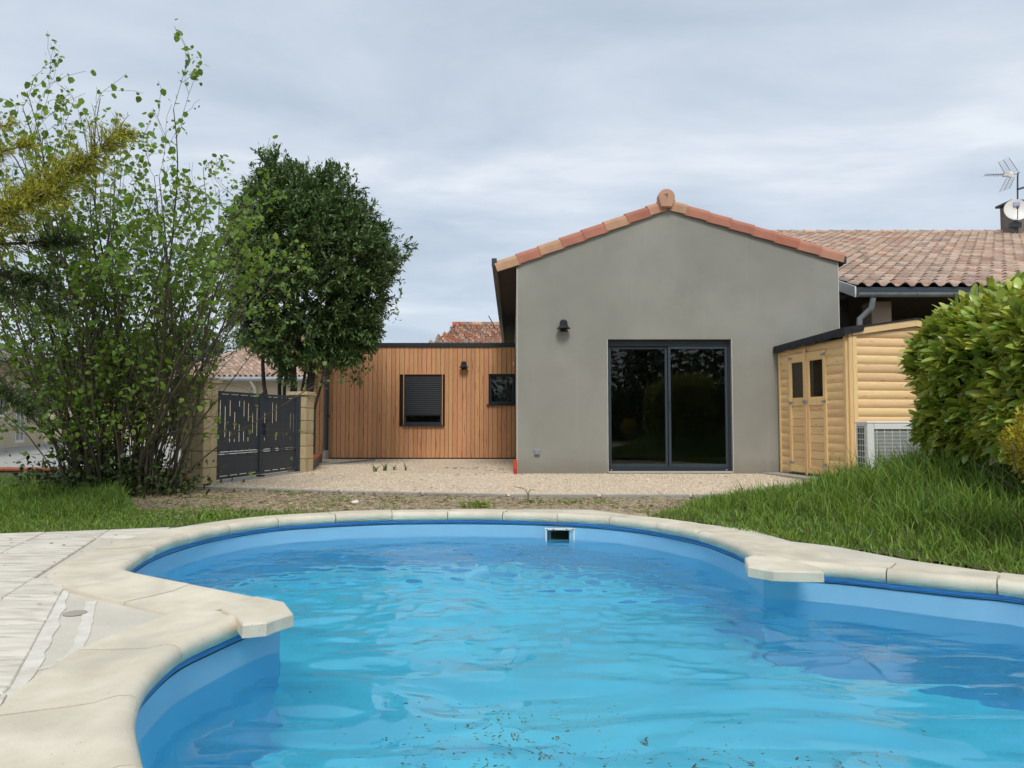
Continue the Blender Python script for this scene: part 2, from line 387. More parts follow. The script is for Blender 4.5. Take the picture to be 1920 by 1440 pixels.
def glass_mat(name, tint=(1, 1, 1), ior=1.45, rough=0.0):
    m = bpy.data.materials.new(name); m.use_nodes = True
    b = m.node_tree.nodes['Principled BSDF']
    b.inputs['Base Color'].default_value = (*tint, 1); b.inputs['Transmission Weight'].default_value = 1
    b.inputs['IOR'].default_value = ior; b.inputs['Roughness'].default_value = rough
    return m
MT['glass'] = glass_mat('window_glass', (.55, .60, .60))
MT['acryl'] = glass_mat('grey_acrylic_pane', (.22, .23, .24), rough=.02)

def water_mat():
    m = glass_mat('pool_water', (.58, .98, 1.0), 1.33)
    t = m.node_tree; N = t.nodes; L = t.links; b = N['Principled BSDF']
    g = N.new('ShaderNodeNewGeometry')
    mp_ = N.new('ShaderNodeMapping'); mp_.inputs['Scale'].default_value = (1.0, 2.1, 1); L.new(g.outputs['Position'], mp_.inputs[0])
    n = N.new('ShaderNodeTexNoise'); n.inputs['Scale'].default_value = 13; n.inputs['Detail'].default_value = 3; n.inputs['Distortion'].default_value = .6
    L.new(mp_.outputs[0], n.inputs['Vector'])
    # choppier over the middle and back of the pool, where the return jet stirs it
    sp = N.new('ShaderNodeSeparateXYZ'); L.new(g.outputs['Position'], sp.inputs[0])
    mr = N.new('ShaderNodeMapRange'); L.new(sp.outputs['Y'], mr.inputs['Value'])
    mr.inputs['From Min'].default_value = 2.4; mr.inputs['From Max'].default_value = 4.4; mr.inputs['To Min'].default_value = .01; mr.inputs['To Max'].default_value = .05
    bp = N.new('ShaderNodeBump'); bp.inputs['Distance'].default_value = .018
    L.new(mr.outputs[0], bp.inputs['Strength']); L.new(n.outputs['Fac'], bp.inputs['Height']); L.new(bp.outputs[0], b.inputs['Normal'])
    return m
MT['water'] = water_mat()

# ------------------------------------------------------------------ pool outline
def cat(pts, n):
    P = [Vector((p[0], p[1])) for p in pts]
    P = [P[0] * 2 - P[1]] + P + [P[-1] * 2 - P[-2]]
    out = []
    for i in range(1, len(P) - 2):
        for k in range(n):
            t = k / n
            a, b, c, d = P[i - 1], P[i], P[i + 1], P[i + 2]
            out.append(.5 * ((2 * b) + (c - a) * t + (2 * a - 5 * b + 4 * c - d) * t * t + (3 * b - a - 3 * c + d) * t ** 3))
    out.append(P[-2])
    return out
def resample(c, step):
    L_ = [0]
    for i in range(1, len(c)): L_.append(L_[-1] + (c[i] - c[i - 1]).length)
    n = max(2, int(round(L_[-1] / step))); out = []; j = 0
    for i in range(n + 1):
        s = L_[-1] * i / n
        while j < len(L_) - 2 and L_[j + 1] < s: j += 1
        t = (s - L_[j]) / max(1e-9, L_[j + 1] - L_[j])
        out.append(c[j].lerp(c[j + 1], min(1, max(0, t))))
    return out
LIP = -0.045
def gp(u, v, z=LIP):
    p = px(u, v, Z=z); return (p.x, p.y)
PINCH_R = (1.42, 4.27); PINCH_L = (-1.0, 3.27)
lobe1 = [PINCH_R] + [gp(*q) for q in ((1400, 1050), (1350, 1028), (1300, 1013), (1200, 994), (1100, 984), (1000, 979), (900, 977), (800, 977), (700, 979), (600, 984), (500, 992), (400, 1009), (330, 1028), (290, 1043), (263, 1058))] \
        + [(-2.13, 4.10), (-1.97, 3.92), (-1.74, 3.76), (-1.40, 3.54), PINCH_L]
lobe2 = [PINCH_L] + [gp(*q) for q in ((480, 1177), (400, 1212), (330, 1247), (272, 1300), (242, 1345), (229, 1392), (229, 1425))] \
        + [(-.83, 1.68), (-.58, 1.32), (-.22, .97), (.2, .70), (.75, .50), (1.35, .47), (1.9, .68), (2.45, 1.15), (2.82, 1.8), (2.92, 2.5), (2.80, 3.1)] \
        + [gp(*q) for q in ((1920, 1124), (1800, 1111), (1700, 1100), (1600, 1089), (1530, 1083))] + [PINCH_R]
L1 = resample(cat(lobe1, 10), .04)
L2 = resample(cat(lobe2, 10), .04)
OUT = L1[:-1] + L2[:-1]                               # closed outline, counter-clockwise
def nrm_line(c, closed=False):
    n = len(c); r = []
    for i in range(n):
        a = c[(i - 1) % n] if closed or i > 0 else c[i]; b = c[(i + 1) % n] if closed or i < n - 1 else c[i]
        t = (b - a).normalized(); r.append(Vector((t.y, -t.x)))
    return r
def inside(poly, xs, ys):
    xs = np.asarray(xs, float); ys = np.asarray(ys, float)
    r = np.zeros(xs.shape, bool); n = len(poly)
    for i in range(n):
        x0, y0 = poly[i][0], poly[i][1]; x1, y1 = poly[(i + 1) % n][0], poly[(i + 1) % n][1]
        if y0 == y1: continue
        c = ((ys > min(y0, y1)) & (ys <= max(y0, y1)))
        r ^= c & (xs < (ys - y0) * (x1 - x0) / (y1 - y0) + x0)
    return r
def dist_line(poly, xs, ys, closed=True):
    d = np.full(np.shape(xs), 1e9)
    n = len(poly)
    for i in range(n if closed else n - 1):
        ax, ay = poly[i][0], poly[i][1]; bx, by = poly[(i + 1) % n][0], poly[(i + 1) % n][1]
        ex, ey = bx - ax, by - ay; l2 = ex * ex + ey * ey + 1e-12
        t = np.clip(((xs - ax) * ex + (ys - ay) * ey) / l2, 0, 1)
        d = np.minimum(d, np.hypot(xs - ax - t * ex, ys - ay - t * ey))
    return d

def sheet(name, outer, hole, z, m, parent=None):
    bm = bmesh.new(); ed = []
    for loop in ([outer] + ([hole] if hole else [])):
        vs_ = [bm.verts.new((p[0], p[1], z)) for p in loop]
        for i in range(len(vs_)): ed.append(bm.edges.new((vs_[i], vs_[(i + 1) % len(vs_)])))
    bmesh.ops.triangle_fill(bm, edges=ed, use_beauty=True)
    for f in bm.faces:
        if f.normal.z < 0: f.normal_flip()
    me = bpy.data.meshes.new(name); bm.to_mesh(me); bm.free(); me.materials.append(m)
    return link(bpy.data.objects.new(name, me), parent)

# ------------------------------------------------------------------ ground sheets
poolhole = [(p.x + n.x * .12, p.y + n.y * .12) for p, n in zip(OUT, nrm_line(OUT, True))][::3]
ground = tag(sheet('ground', [(-140, -60), (140, -60), (140, 200), (-140, 200)], [(p[0], p[1]) for p in poolhole], -.02, MT['soil']), kind='structure')
DECK = [(6.5, -4), (4.2, 1.0), gp(1990, 1090, 0), gp(1920, 1081, 0), gp(1700, 1050, 0), gp(1560, 1024, 0), gp(1480, 1015, 0), gp(1400, 992, 0), gp(1330, 984, 0), gp(1210, 969, 0), gp(1105, 956, 0), gp(1000, 955, 0), gp(870, 958, 0),
        gp(740, 962, 0), gp(600, 969, 0), gp(500, 976, 0), gp(400, 985, 0), gp(285, 992, 0), gp(0, 1003, 0), (-9, 3.75), (-9, -4)]
deck = tag(sheet('pool_deck', DECK, [(p.x + n.x * .06, p.y + n.y * .06) for p, n in zip(OUT, nrm_line(OUT, True))][::3], .0, MT['decksheet']), kind='structure')

# edge of the deck sheet, a real step down to the soil
mb = MB()
dl = [Vector((p[0], p[1])) for p in DECK[1:-2]]
mb.sweep([(0, -.001), (.035, -.001), (.035, -.09), (0, -.09)], lambda i: (lambda a, b, q=dl[i], n=nrm_line(dl)[i]: (q.x - n.x * a + n.x * .012, q.y - n.y * a + n.y * .012, b)), len(dl))
mb.obj('deck_edge', MT['decksheet'], deck)

# slabs of the terrace on the left
ang = math.radians(17.5)
ux, uy = Vector((math.cos(ang), math.sin(ang))), Vector((-math.sin(ang), math.cos(ang)))
org = Vector(gp(0, 1003, 0))
inner2 = [(p.x + n.x * .20, p.y + n.y * .20) for p, n in zip(OUT, nrm_line(OUT, True))]
sw, sl = .42, .46
inner2 = [(p.x + n.x * .10, p.y + n.y * .10) for p, n in zip(OUT, nrm_line(OUT, True))]
def clip_half(poly, a, b):
    """keep the part of a convex polygon on the left of a->b"""
    out = []; d = Vector((b[0] - a[0], b[1] - a[1])); f = lambda p: d.x * (p.y - a[1]) - d.y * (p.x - a[0])
    for i in range(len(poly)):
        p, q = poly[i], poly[(i + 1) % len(poly)]; fp, fq = f(p), f(q)
        if fp >= 0: out.append(p)
        if fp * fq < 0: out.append(p.lerp(q, fp / (fp - fq)))
    return out
WA, WB = gp(0, 1332, 0), gp(124, 1098, 0)
for i in range(-9, 9):
    for j in range(0, 12):
        c0 = org + ux * (i * sw - .13) - uy * (j * sl + .012)
        q = [c0, c0 - uy * sl, c0 + ux * sw - uy * sl, c0 + ux * sw]
        cc = sum(q, Vector((0, 0))) / 4
        if cc.x < -5.2 or cc.y < .2: continue
        if cc.y < 3.95: q = clip_half(q, WA, WB)
        if len(q) < 3: continue
        xs = np.array([p.x for p in q]); ys = np.array([p.y for p in q])
        if cc.x > -1.7 and cc.y > 3: continue
        if inside(inner2, xs, ys).any(): continue
        if not inside(DECK, xs, ys).all(): continue
        cc = sum(q, Vector((0, 0))) / len(q)
        if max((p - cc).length for p in q) < .12: continue
        o_ = [p + (cc - p).normalized() * .005 for p in q]; i_ = [p + (cc - p).normalized() * .011 for p in q]
        k = len(q); zt_ = .012 + R.uniform(-.0015, .0015)
        MB().add([(p.x, p.y, .0006) for p in o_] + [(p.x, p.y, zt_ - .004) for p in o_] + [(p.x, p.y, zt_) for p in i_],
                 [tuple(range(k))[::-1], tuple(range(2 * k, 3 * k))] + [(t * k + m, t * k + (m + 1) % k, (t + 1) * k + (m + 1) % k, (t + 1) * k + m) for t in (0, 1) for m in range(k)]).obj('paving_slab', MT['slab'], deck)
# white grout strips and a flat round disc darker than the infill
def flat_poly(name, pts, z0, z1, m, parent):
    n = len(pts); b = MB()
    b.add([(p[0], p[1], z0) for p in pts] + [(p[0], p[1], z1) for p in pts],
          [tuple(range(n))[::-1], tuple(range(n, 2 * n))] + [(i, (i + 1) % n, n + (i + 1) % n, n + i) for i in range(n)])
    return b.obj(name, m, parent)
def strip(pxs, wd, z):
    c = cat([gp(u, v, 0) for u, v in pxs], 6); ns = nrm_line(c)
    a = [(p.x + n.x * wd * (.5 + .3 * R.random()), p.y + n.y * wd * (.5 + .3 * R.random())) for p, n in zip(c, ns)]
    b = [(p.x - n.x * wd * (.5 + .3 * R.random()), p.y - n.y * wd * (.5 + .3 * R.random())) for p, n in zip(c, ns)]
    return flat_poly('grout_strip', a + b[::-1], .0006, z, MT['grout'], deck)
strip([(118, 1102), (92, 1165), (60, 1228), (22, 1296), (-10, 1345)], .060, .0040)
strip([(172, 1128), (160, 1175), (143, 1222), (118, 1240)], .032, .0030)
strip([(60, 1258), (120, 1242), (190, 1205), (225, 1186)], .018, .0022)
c = px(141, 1150, Z=.003)
MB().lathe([(0, 0), (.045, 0), (.045, .004), (.038, .006), (0, .006)], (c.x, c.y, .002), n=24).obj('dark_disc', mat('grey_disc', (.42, .39, .33), (.36, .33, .28), rough=.8), deck)

# ------------------------------------------------------------------ swimming pool
pool = empty('swimming_pool', (.2, 3.4, 0), 'figure-of-eight pool with pale blue liner and cream stone coping in front of the grey house', 'swimming pool')
DEPTH = -1.35
WATER = -0.178
sk_c = px(1049, 1003, Y=6.5)
outl = OUT
N_ = len(outl)
skl, skr = px(1026, 1003, Y=6.45).x, px(1072, 1003, Y=6.45).x
sk_idx = [i for i, p in enumerate(outl) if p.y > 5.5 and skl <= p.x <= skr]
zs = [-.02, -.105, -.225, -.6, DEPTH]
mb = MB()
for z in zs: pass
vs_ = [(p.x, p.y, z) for z in zs for p in outl]
fs = []
for r in range(len(zs) - 1):
    for i in range(N_):
        if r == 1 and i in sk_idx and (i + 1) in sk_idx: continue
        j = (i + 1) % N_
        fs.append((r * N_ + i, r * N_ + j, (r + 1) * N_ + j, (r + 1) * N_ + i))
mb.add(vs_, fs)
mb.obj('liner_wall', MT['liner'], pool, smooth=True)
sheet('pool_floor', [(p.x, p.y) for p in outl[::3]], None, DEPTH, MT['floorl'], pool)
nn = nrm_line(outl, True)
mb = MB()
def bead(prof):
    k = len(prof); b = MB()
    v = [(p.x + n.x * a, p.y + n.y * a, z) for p, n in zip(outl, nn) for a, z in prof]
    f = [(i * k + j, i * k + (j + 1) % k, ((i + 1) % N_) * k + (j + 1) % k, ((i + 1) % N_) * k + j) for i in range(N_) for j in range(k)]
    return b.add(v, f)
bead([(.02, -.03), (-.012, -.034), (-.016, -.046), (-.012, -.058), (.0, -.062), (.02, -.06)]).obj('liner_bead', MT['bead_b'], pool, smooth=True)
bead([(.01, -.066), (-.004, -.067), (-.004, -.071), (.01, -.072)]).obj('liner_seam', MT['anthra'], pool)
# coping stones
prof = [(.05, -.045), (.0, -.044), (-.018, -.034), (-.030, -.014), (-.031, .008), (-.022, .024), (-.004, .033), (.022, .036), (.05, .032), (.085, .024), (.14, .021), (.33, .018), (.335, .012), (.335, -.045)]
def coping(c, s0, s1, length):
    ns = nrm_line(c)
    S = [0]
    for i in range(1, len(c)): S.append(S[-1] + (c[i] - c[i - 1]).length)
    tot = S[-1]
    a0, a1 = s0, tot - s1
    k = max(1, round((a1 - a0) / length)); st = (a1 - a0) / k
    def at(s):
        i = min(len(c) - 2, max(0, next((q for q in range(len(S) - 1) if S[q + 1] >= s), len(S) - 2)))
        t = (s - S[i]) / (S[i + 1] - S[i])
        return c[i].lerp(c[i + 1], t), ns[i].lerp(ns[i + 1], t).normalized()
    for q in range(k):
        a, b = a0 + q * st + .0035, a0 + (q + 1) * st - .0035
        m = 9; hz = R.uniform(-.0025, .0025)
        fr_ = [at(a + (b - a) * i / (m - 1)) for i in range(m)]
        ow = 1.0
        M_ = MB()
        M_.sweep(prof, lambda i: (lambda x, z, p=fr_[i][0], n=fr_[i][1]: (p.x + n.x * (x * ow), p.y + n.y * (x * ow), z + hz)), m)
        M_.obj('coping_stone', MT['coping'], pool, smooth=True)
coping(L1, .17, .16, .47)
coping(L2, .16, .14, .50)
def corner_stone(pts, z0, z1):
    # chamfered slab
    n = len(pts); c = sum((Vector(p) for p in pts), Vector((0, 0))) / n
    inn = [Vector(p).lerp(c, .05) for p in pts]
    b = MB()
    b.add([(p[0], p[1], z0) for p in pts] + [(p[0], p[1], z1 - .008) for p in pts] + [(p[0], p[1], z1) for p in inn],
          [tuple(range(n))[::-1], tuple(range(2 * n, 3 * n))] + [(i, (i + 1) % n, n + (i + 1) % n, n + i) for i in range(n)] + [(n + i, n + (i + 1) % n, 2 * n + (i + 1) % n, 2 * n + i) for i in range(n)])
    return b.obj('corner_stone', MT['coping'], pool)
ZC = .042
tag(corner_stone([gp(u, v, ZC) for u, v in ((415, 1139), (444, 1122), (482, 1117), (534, 1128), (550, 1149), (514, 1160), (500, 1166), (455, 1170), (440, 1152))], -.012, ZC), 'pale angular corner stone jutting over the water on the left pinch')
tag(corner_stone([gp(u, v, ZC) for u, v in ((1396, 1045), (1412, 1040), (1456, 1042), (1540, 1064), (1545, 1072), (1450, 1070), (1402, 1062))], -.012, ZC), 'pale angular corner stone jutting over the water on the right pinch')
corner_stone([gp(u, v, .024) for u, v in ((1412, 1042), (1400, 1022), (1470, 1015), (1560, 1034), (1560, 1060), (1456, 1043))], -.01, .024)
# skimmer
p = px(1049, 1001, Y=6.41)
skm = MB()
hw, hh = .125, .068
X0, X1, zt, zb = p.x - hw, p.x + hw, -.082, -.225
yk = min(q.y for q in [outl[i] for i in sk_idx]) - .006 if sk_idx else 6.4
fw = .016
for (a, b, c_, d_) in ((X0, X1, zt - fw, zt), (X0, X1, zb, zb + fw), (X0, X0 + fw, zb + fw, zt - fw), (X1 - fw, X1, zb + fw, zt - fw)):
    skm.bbox(a, b, yk - .018, yk + .02, c_, d_, .003)
sk = skm.obj('skimmer', MT['white'], pool)
th = MB()
xa, xb, ya, yb, za, zc_ = X0 + fw, X1 - fw, yk + .01, yk + .30, zb + fw, zt - fw
th.add([(xa, ya, za), (xb, ya, za), (xb, ya, zc_), (xa, ya, zc_), (xa + .03, yb, za), (xb - .03, yb, za), (xb - .03, yb, zc_ - .02), (xa + .03, yb, zc_ - .02)],
       [(0, 1, 5, 4), (1, 2, 6, 5), (2, 3, 7, 6), (3, 0, 4, 7), (4, 5, 6, 7)])
th.obj('throat', mat('grey_throat', (.40, .42, .34), (.25, .27, .2), scale=12, rough=.6), sk)
for sx in (-.11, -.055, .055, .11):
    MB().lathe([(0, -.022), (.005, -.022), (.006, -.018), (.006, 0)], (p.x + sx, yk, zt - fw / 2), 'y', 10).obj('screw', MT['anthra'], sk)

# water surface, real ripples
def vnoise(x, y, s, seed):
    r = np.random.RandomState(seed); T = r.rand(64, 64)
    X = x * s; Y = y * s; xi = np.floor(X).astype(int); yi = np.floor(Y).astype(int); fx = X - xi; fy = Y - yi
    fx = fx ** 3 * (fx * (fx * 6 - 15) + 10); fy = fy ** 3 * (fy * (fy * 6 - 15) + 10)
    g = lambda a, b: T[a % 64, b % 64]
    return (g(xi, yi) * (1 - fx) + g(xi + 1, yi) * fx) * (1 - fy) + (g(xi, yi + 1) * (1 - fx) + g(xi + 1, yi + 1) * fx) * fy
gx = np.arange(-2.45, 3.05, .013); gy = np.arange(.3, 6.6, .013)
GX, GY = np.meshgrid(gx, gy)
ex = [(p.x + n.x * .035, p.y + n.y * .035) for p, n in zip(outl, nn)]
big = inside(ex, GX, GY)
wx = GX + .15 * vnoise(GX, GY, 1.7, 3); wy = GY + .22 * vnoise(GX, GY, 1.3, 4)
h = np.zeros_like(GX)
for k, (ax, ay, am, ph) in enumerate(((1.2, 15, .0022, .3), (-2.2, 21, .0014, 1.1), (3.5, 9.5, .0028, 2.0), (-4.5, 12.5, .0016, .7), (7, 26, .0007, 2.6), (-6, 31, .0006, .2))):
    h += am * np.sin(ax * wx + ay * wy + ph)
h += .0210 * (vnoise(wx * .8, wy * 2.0, 2.3, 5) - .5) + .0110 * (vnoise(wx * 1.0, wy * 2.3, 4.9, 6) - .5)
rid = lambda x, y, s_, sd: 1 - np.abs(2 * vnoise(x, y, s_, sd) - 1)
chop = np.clip((GY - 2.4) / 1.4, .22, 1) * np.clip((6.40 - GY) / .6, 0, 1) * (.35 + .65 * np.exp(-((GX - .1) / 1.1) ** 2))
h += chop * (.013 * rid(wx, wy * 1.6, 4.5, 8) + .013 * rid(wx + 4, wy * 1.7, 8.5, 9) + .0075 * vnoise(wx + 2, wy * 1.6, 15, 12))
calm = np.clip(dist_line(outl[::3], GX, GY) / .5, .25, 1)
calm = np.where((GX > 1.45) & (GY > 2.9), calm * .35, calm)
h *= calm
V = np.stack([GX, GY, WATER + h], -1).reshape(-1, 3)
nyy, nxx = GX.shape
I = np.arange(nyy * nxx).reshape(nyy, nxx)
FQ = np.stack([I[:-1, :-1], I[:-1, 1:], I[1:, 1:], I[1:, :-1]], -1)
keep = (big[:-1, :-1] | big[:-1, 1:] | big[1:, 1:] | big[1:, :-1])
FQ = FQ[keep]
used, inv = np.unique(FQ.ravel(), return_inverse=True)
wat = np_obj('water', V[used], inv.reshape(-1, 4), MT['water'], smooth=True)
tag(wat, kind='structure')
# leaf debris lying on the pool floor
mbv = []; 
deb = MB()
for i in range(900):
    cx, cy = R.choice([(-.15, 3.6), (.5, 3.1), (1.2, 3.0), (1.9, 2.6), (.9, 2.2)])
    x, y = cx + R.gauss(0, .33), cy + R.gauss(0, .22)
    if not inside([(q.x, q.y) for q in outl[::3]], np.array([x]), np.array([y]))[0]: continue
    a = R.random() * 6.28; s = R.uniform(.005, .018)
    deb.add([(x + s * math.cos(a), y + s * math.sin(a), DEPTH + .006), (x + .5 * s * math.cos(a + 2), y + .5 * s * math.sin(a + 2), DEPTH + .012),
             (x - s * math.cos(a), y - s * math.sin(a), DEPTH + .006), (x + .5 * s * math.cos(a - 2), y + .5 * s * math.sin(a - 2), DEPTH + .008)], [(0, 1, 2, 3)])
tag(deb.obj('leaf_debris', MT['straw']), 'tiny bits of leaf lying scattered on the pool floor', 'debris', kind='stuff')

# ------------------------------------------------------------------ gravel yard, kerb, mound
KY = [gp(370, 915, 0), gp(600, 922, 0), gp(960, 930, 0), gp(1280, 931, 0), gp(1480, 929, 0), gp(1560, 927, 0)]
GRAV = [KY[0], KY[1], KY[2], KY[3], KY[4], KY[5], (5.4, 8.6), (7.5, 12.5), (7.5, 13.9), (.0, 16.9), (-4.9, 16.9), (-5.6, 13.5), (-4.4, 10.2)]
gravel = tag(sheet('gravel_yard', GRAV, None, -.004, MT['gravel']), kind='structure')
# loose stones
def blobs(pts, size, m, name, label, catg, flat=.6, jit=.25):
    base = np.array([(1, 0, 0), (-1, 0, 0), (0, 1, 0), (0, -1, 0), (0, 0, 1), (0, 0, -1)], float)
    tri = np.array([(0, 2, 4), (2, 1, 4), (1, 3, 4), (3, 0, 4), (2, 0, 5), (1, 2, 5), (3, 1, 5), (0, 3, 5)])
    n = len(pts)
    s = size * NR.uniform(.5, 1.4, (n, 1, 1))
    vv = base[None] * (1 + NR.uniform(-jit, jit, (n, 6, 1))) * s
    vv[:, :, 2] *= flat
    a = NR.uniform(0, 6.28, n); ca, sa = np.cos(a)[:, None], np.sin(a)[:, None]
    x = vv[:, :, 0] * ca - vv[:, :, 1] * sa; y = vv[:, :, 0] * sa + vv[:, :, 1] * ca
    vv = np.stack([x, y, vv[:, :, 2]], -1) + pts[:, None, :]
    ff = tri[None] + 6 * np.arange(n)[:, None, None]
    return tag(np_obj(name, vv.reshape(-1, 3), ff.reshape(-1, 3), m), label, catg, kind='stuff')
def scatter(poly, n, z=0.0):
    P = np.array(poly); lo, hi = P.min(0), P.max(0); out = []
    while sum(len(o) for o in out) < n:
        x = NR.uniform(lo[0], hi[0], n); y = NR.uniform(lo[1], hi[1], n)
        k = inside(poly, x, y); out.append(np.stack([x[k], y[k], np.full(k.sum(), z)], -1))
    return np.concatenate(out)[:n]
gpts = scatter([KY[0], KY[2], KY[4], (4.2, 11.85), (.1, 11.85), (-3.3, 12.2), (-3.9, 9.9)], 26000, .0)
gpts2 = scatter([(-4.2, 16.6), (0, 16.6), (0, 11.9), (-3.4, 12.2)], 9000, .0)
blobs(np.concatenate([gpts, gpts2]), .0095, MT['gstone'], 'gravel_stones', 'loose cream gravel covering the yard before the grey house', 'gravel')

kerb = empty('kerb', (0, 8.3, 0), kind='structure')
kc = resample([Vector(p) for p in KY[:-1]], .02); kn = nrm_line(kc)
per = 50
for i0 in range(0, len(kc) - 2, per):
    seg = kc[i0:i0 + per + 1][::6]; sn = kn[i0:i0 + per + 1][::6]
    if len(seg) < 2: continue
    b = MB(); hz = R.uniform(-.004, .004)
    seg[-1] = seg[-1].lerp(seg[-2], .04)
    b.sweep([(-.03, -.10), (-.03, .016), (-.024, .022), (.024, .022), (.03, .016), (.03, -.10)], lambda i: (lambda a, z: (seg[i].x + sn[i].x * a, seg[i].y + sn[i].y * a, z + hz)), len(seg))
    b.obj('kerb_stone', MT['kerb'], kerb)
# second kerb by the right pillar
k2 = [px(590, 872, Z=.0), px(640, 869, Z=0), px(700, 863, Z=0)]
b = MB(); kk = [Vector((q.x, q.y)) for q in k2]; k2n = nrm_line(kk)
b.sweep([(-.04, -.08), (-.04, .03), (.04, .03), (.04, -.08)], lambda i: (lambda a, z: (kk[i].x + k2n[i].x * a, kk[i].y + k2n[i].y * a, z)), 3)
b.obj('kerb_stone', MT['kerb'], kerb)
# slab under the shed
flat_poly('shed_footing', [(3.95, 11.88), (4.25, 10.0), (4.75, 9.7), (7.0, 10.1), (6.6, 12.3), (4.1, 11.88)], -.03, .022, MT['kerb'], None).__setitem__('kind', 'structure')

# soil litter on the dirt strip
DIRT = [gp(1230, 962, 0), gp(1105, 950, 0), gp(870, 950, 0), gp(600, 960, 0), gp(300, 975, 0), gp(100, 950, 0), gp(150, 915, 0), (KY[0][0], KY[0][1] - .06), (KY[2][0], KY[2][1] - .06), (KY[3][0], KY[3][1] - .06), (KY[4][0], KY[4][1] - .06)]
pts = scatter(DIRT, 9000, -.02)
blobs(pts, .017, MT['clod'], 'soil_clods', 'crumbly dry soil clods on the bare strip behind the pool', 'soil', .55, .4)
def litter(poly, n, name, m, label, catg, size=.03, z=-.008):
    P_ = scatter(poly, n, z); a = NR.uniform(0, 6.28, n); s = NR.uniform(.4, 1.3, n) * size
    v = np.zeros((n, 4, 3)); t = NR.uniform(-.5, .5, (n, 4))
    for k, (lx, ly) in enumerate(((-1, 0), (0, .22), (1, 0), (0, -.22))):
        v[:, k, 0] = P_[:, 0] + s * (lx * np.cos(a) - ly * np.sin(a)); v[:, k, 1] = P_[:, 1] + s * (lx * np.sin(a) + ly * np.cos(a))
        v[:, k, 2] = P_[:, 2] + .012 + s * t[:, k] * .5
    return tag(np_obj(name, v.reshape(-1, 3), np.arange(n * 4).reshape(n, 4), m), label, catg, kind='stuff')
litter(DIRT, 5000, 'straw_litter', MT['straw'], 'dead grass and leaf litter strewn over the bare soil strip', 'litter')

# mound on the right
def mound_h(x, y):
    d = (x - 1.15) * .85 + (y - 6.44) * .527
    a = np.clip((d - .12) / 2.3, 0, 1); a = a * a * (3 - 2 * a)
    fade = 1 - np.clip((y - 6.1) / 1.9, 0, 1) * np.clip(1 - (x - 5.2) / 1.5, 0, 1)
    return .45 * a * (.03 + .97 * fade) * (.25 + .75 * np.clip((x - 1.8) / 1.3, 0, 1))
MOUND = [gp(1210, 967, 0), gp(1330, 983, 0), gp(1480, 1012, 0), gp(1700, 1048, 0), gp(1920, 1079, 0), gp(1990, 1090, 0), (4.3, 1.1), (10, 1.0), (11, 13), (7.6, 12.6), (4.9, 9.9), (4.25, 9.7), gp(1535, 925, 0), gp(1480, 936, 0), gp(1320, 943, 0)]
mgx, mgy = np.meshgrid(np.arange(.9, 11.1, .08), np.arange(.9, 13.1, .08))
mk = inside(MOUND, mgx, mgy)
mh = mound_h(mgx, mgy) + .02 * vnoise(mgx, mgy, 3, 11) * mk - .018
I = np.arange(mgx.size).reshape(mgx.shape)
FQ = np.stack([I[:-1, :-1], I[:-1, 1:], I[1:, 1:], I[1:, :-1]], -1)
kq = (mk[:-1, :-1] & mk[:-1, 1:] & mk[1:, 1:] & mk[1:, :-1])
FQ = FQ[kq]; used, inv = np.unique(FQ.ravel(), return_inverse=True)
tag(np_obj('grass_bank', np.stack([mgx, mgy, mh], -1).reshape(-1, 3)[used], inv.reshape(-1, 4), MT['under'], smooth=True), kind='structure')
LAWN = [gp(0, 1001, 0), gp(285, 990, 0), gp(400, 983, 0), gp(600, 966, 0), gp(640, 962, 0), gp(400, 958, 0), gp(240, 958, 0), gp(200, 925, 0), (-4.9, 9.6), (-7, 10.2), (-14, 11.5), (-14, 2.6), (-9, 3.9)]
tag(sheet('lawn', LAWN, None, -.010, MT['under']), kind='structure')

def blades(name, pts, hgt, wid, m, label, catg='grass', lean=.5, segs=3, parent=None):
    n = len(pts)
    a = NR.uniform(0, 6.28, n); la = NR.uniform(0, 6.28, n)
    H = hgt * NR.uniform(.55, 1.25, n); Ln = lean * NR.uniform(.1, 1.3, n) * H; W = wid * NR.uniform(.6, 1.3, n)
    v = np.zeros((n, segs * 2 + 1, 3))
    for k in range(segs + 1):
        t = k / segs
        ox = np.cos(la) * Ln * t ** 2.0; oy = np.sin(la) * Ln * t ** 2.0; oz = H * (t - .28 * t ** 3 * np.clip(Ln / H, 0, 1.2))
        c_ = np.stack([pts[:, 0] + ox, pts[:, 1] + oy, pts[:, 2] + oz], -1)
        if k == segs: v[:, 2 * k] = c_
        else:
            ww = W * (1 - .75 * t)
            sd = np.stack([np.cos(a) * ww, np.sin(a) * ww, np.zeros(n)], -1)
            v[:, 2 * k] = c_ - sd; v[:, 2 * k + 1] = c_ + sd
    tr = []
    for k in range(segs - 1): tr += [(2 * k, 2 * k + 1, 2 * k + 3), (2 * k, 2 * k + 3, 2 * k + 2)]
    k = segs - 1; tr.append((2 * k, 2 * k + 1, 2 * k + 2))
    f = np.array(tr)[None] + (segs * 2 + 1) * np.arange(n)[:, None, None]
    o = np_obj(name, v.reshape(-1, 3), f.reshape(-1, 3), m, parent)
    return tag(o, label, catg, kind='stuff') if label else o
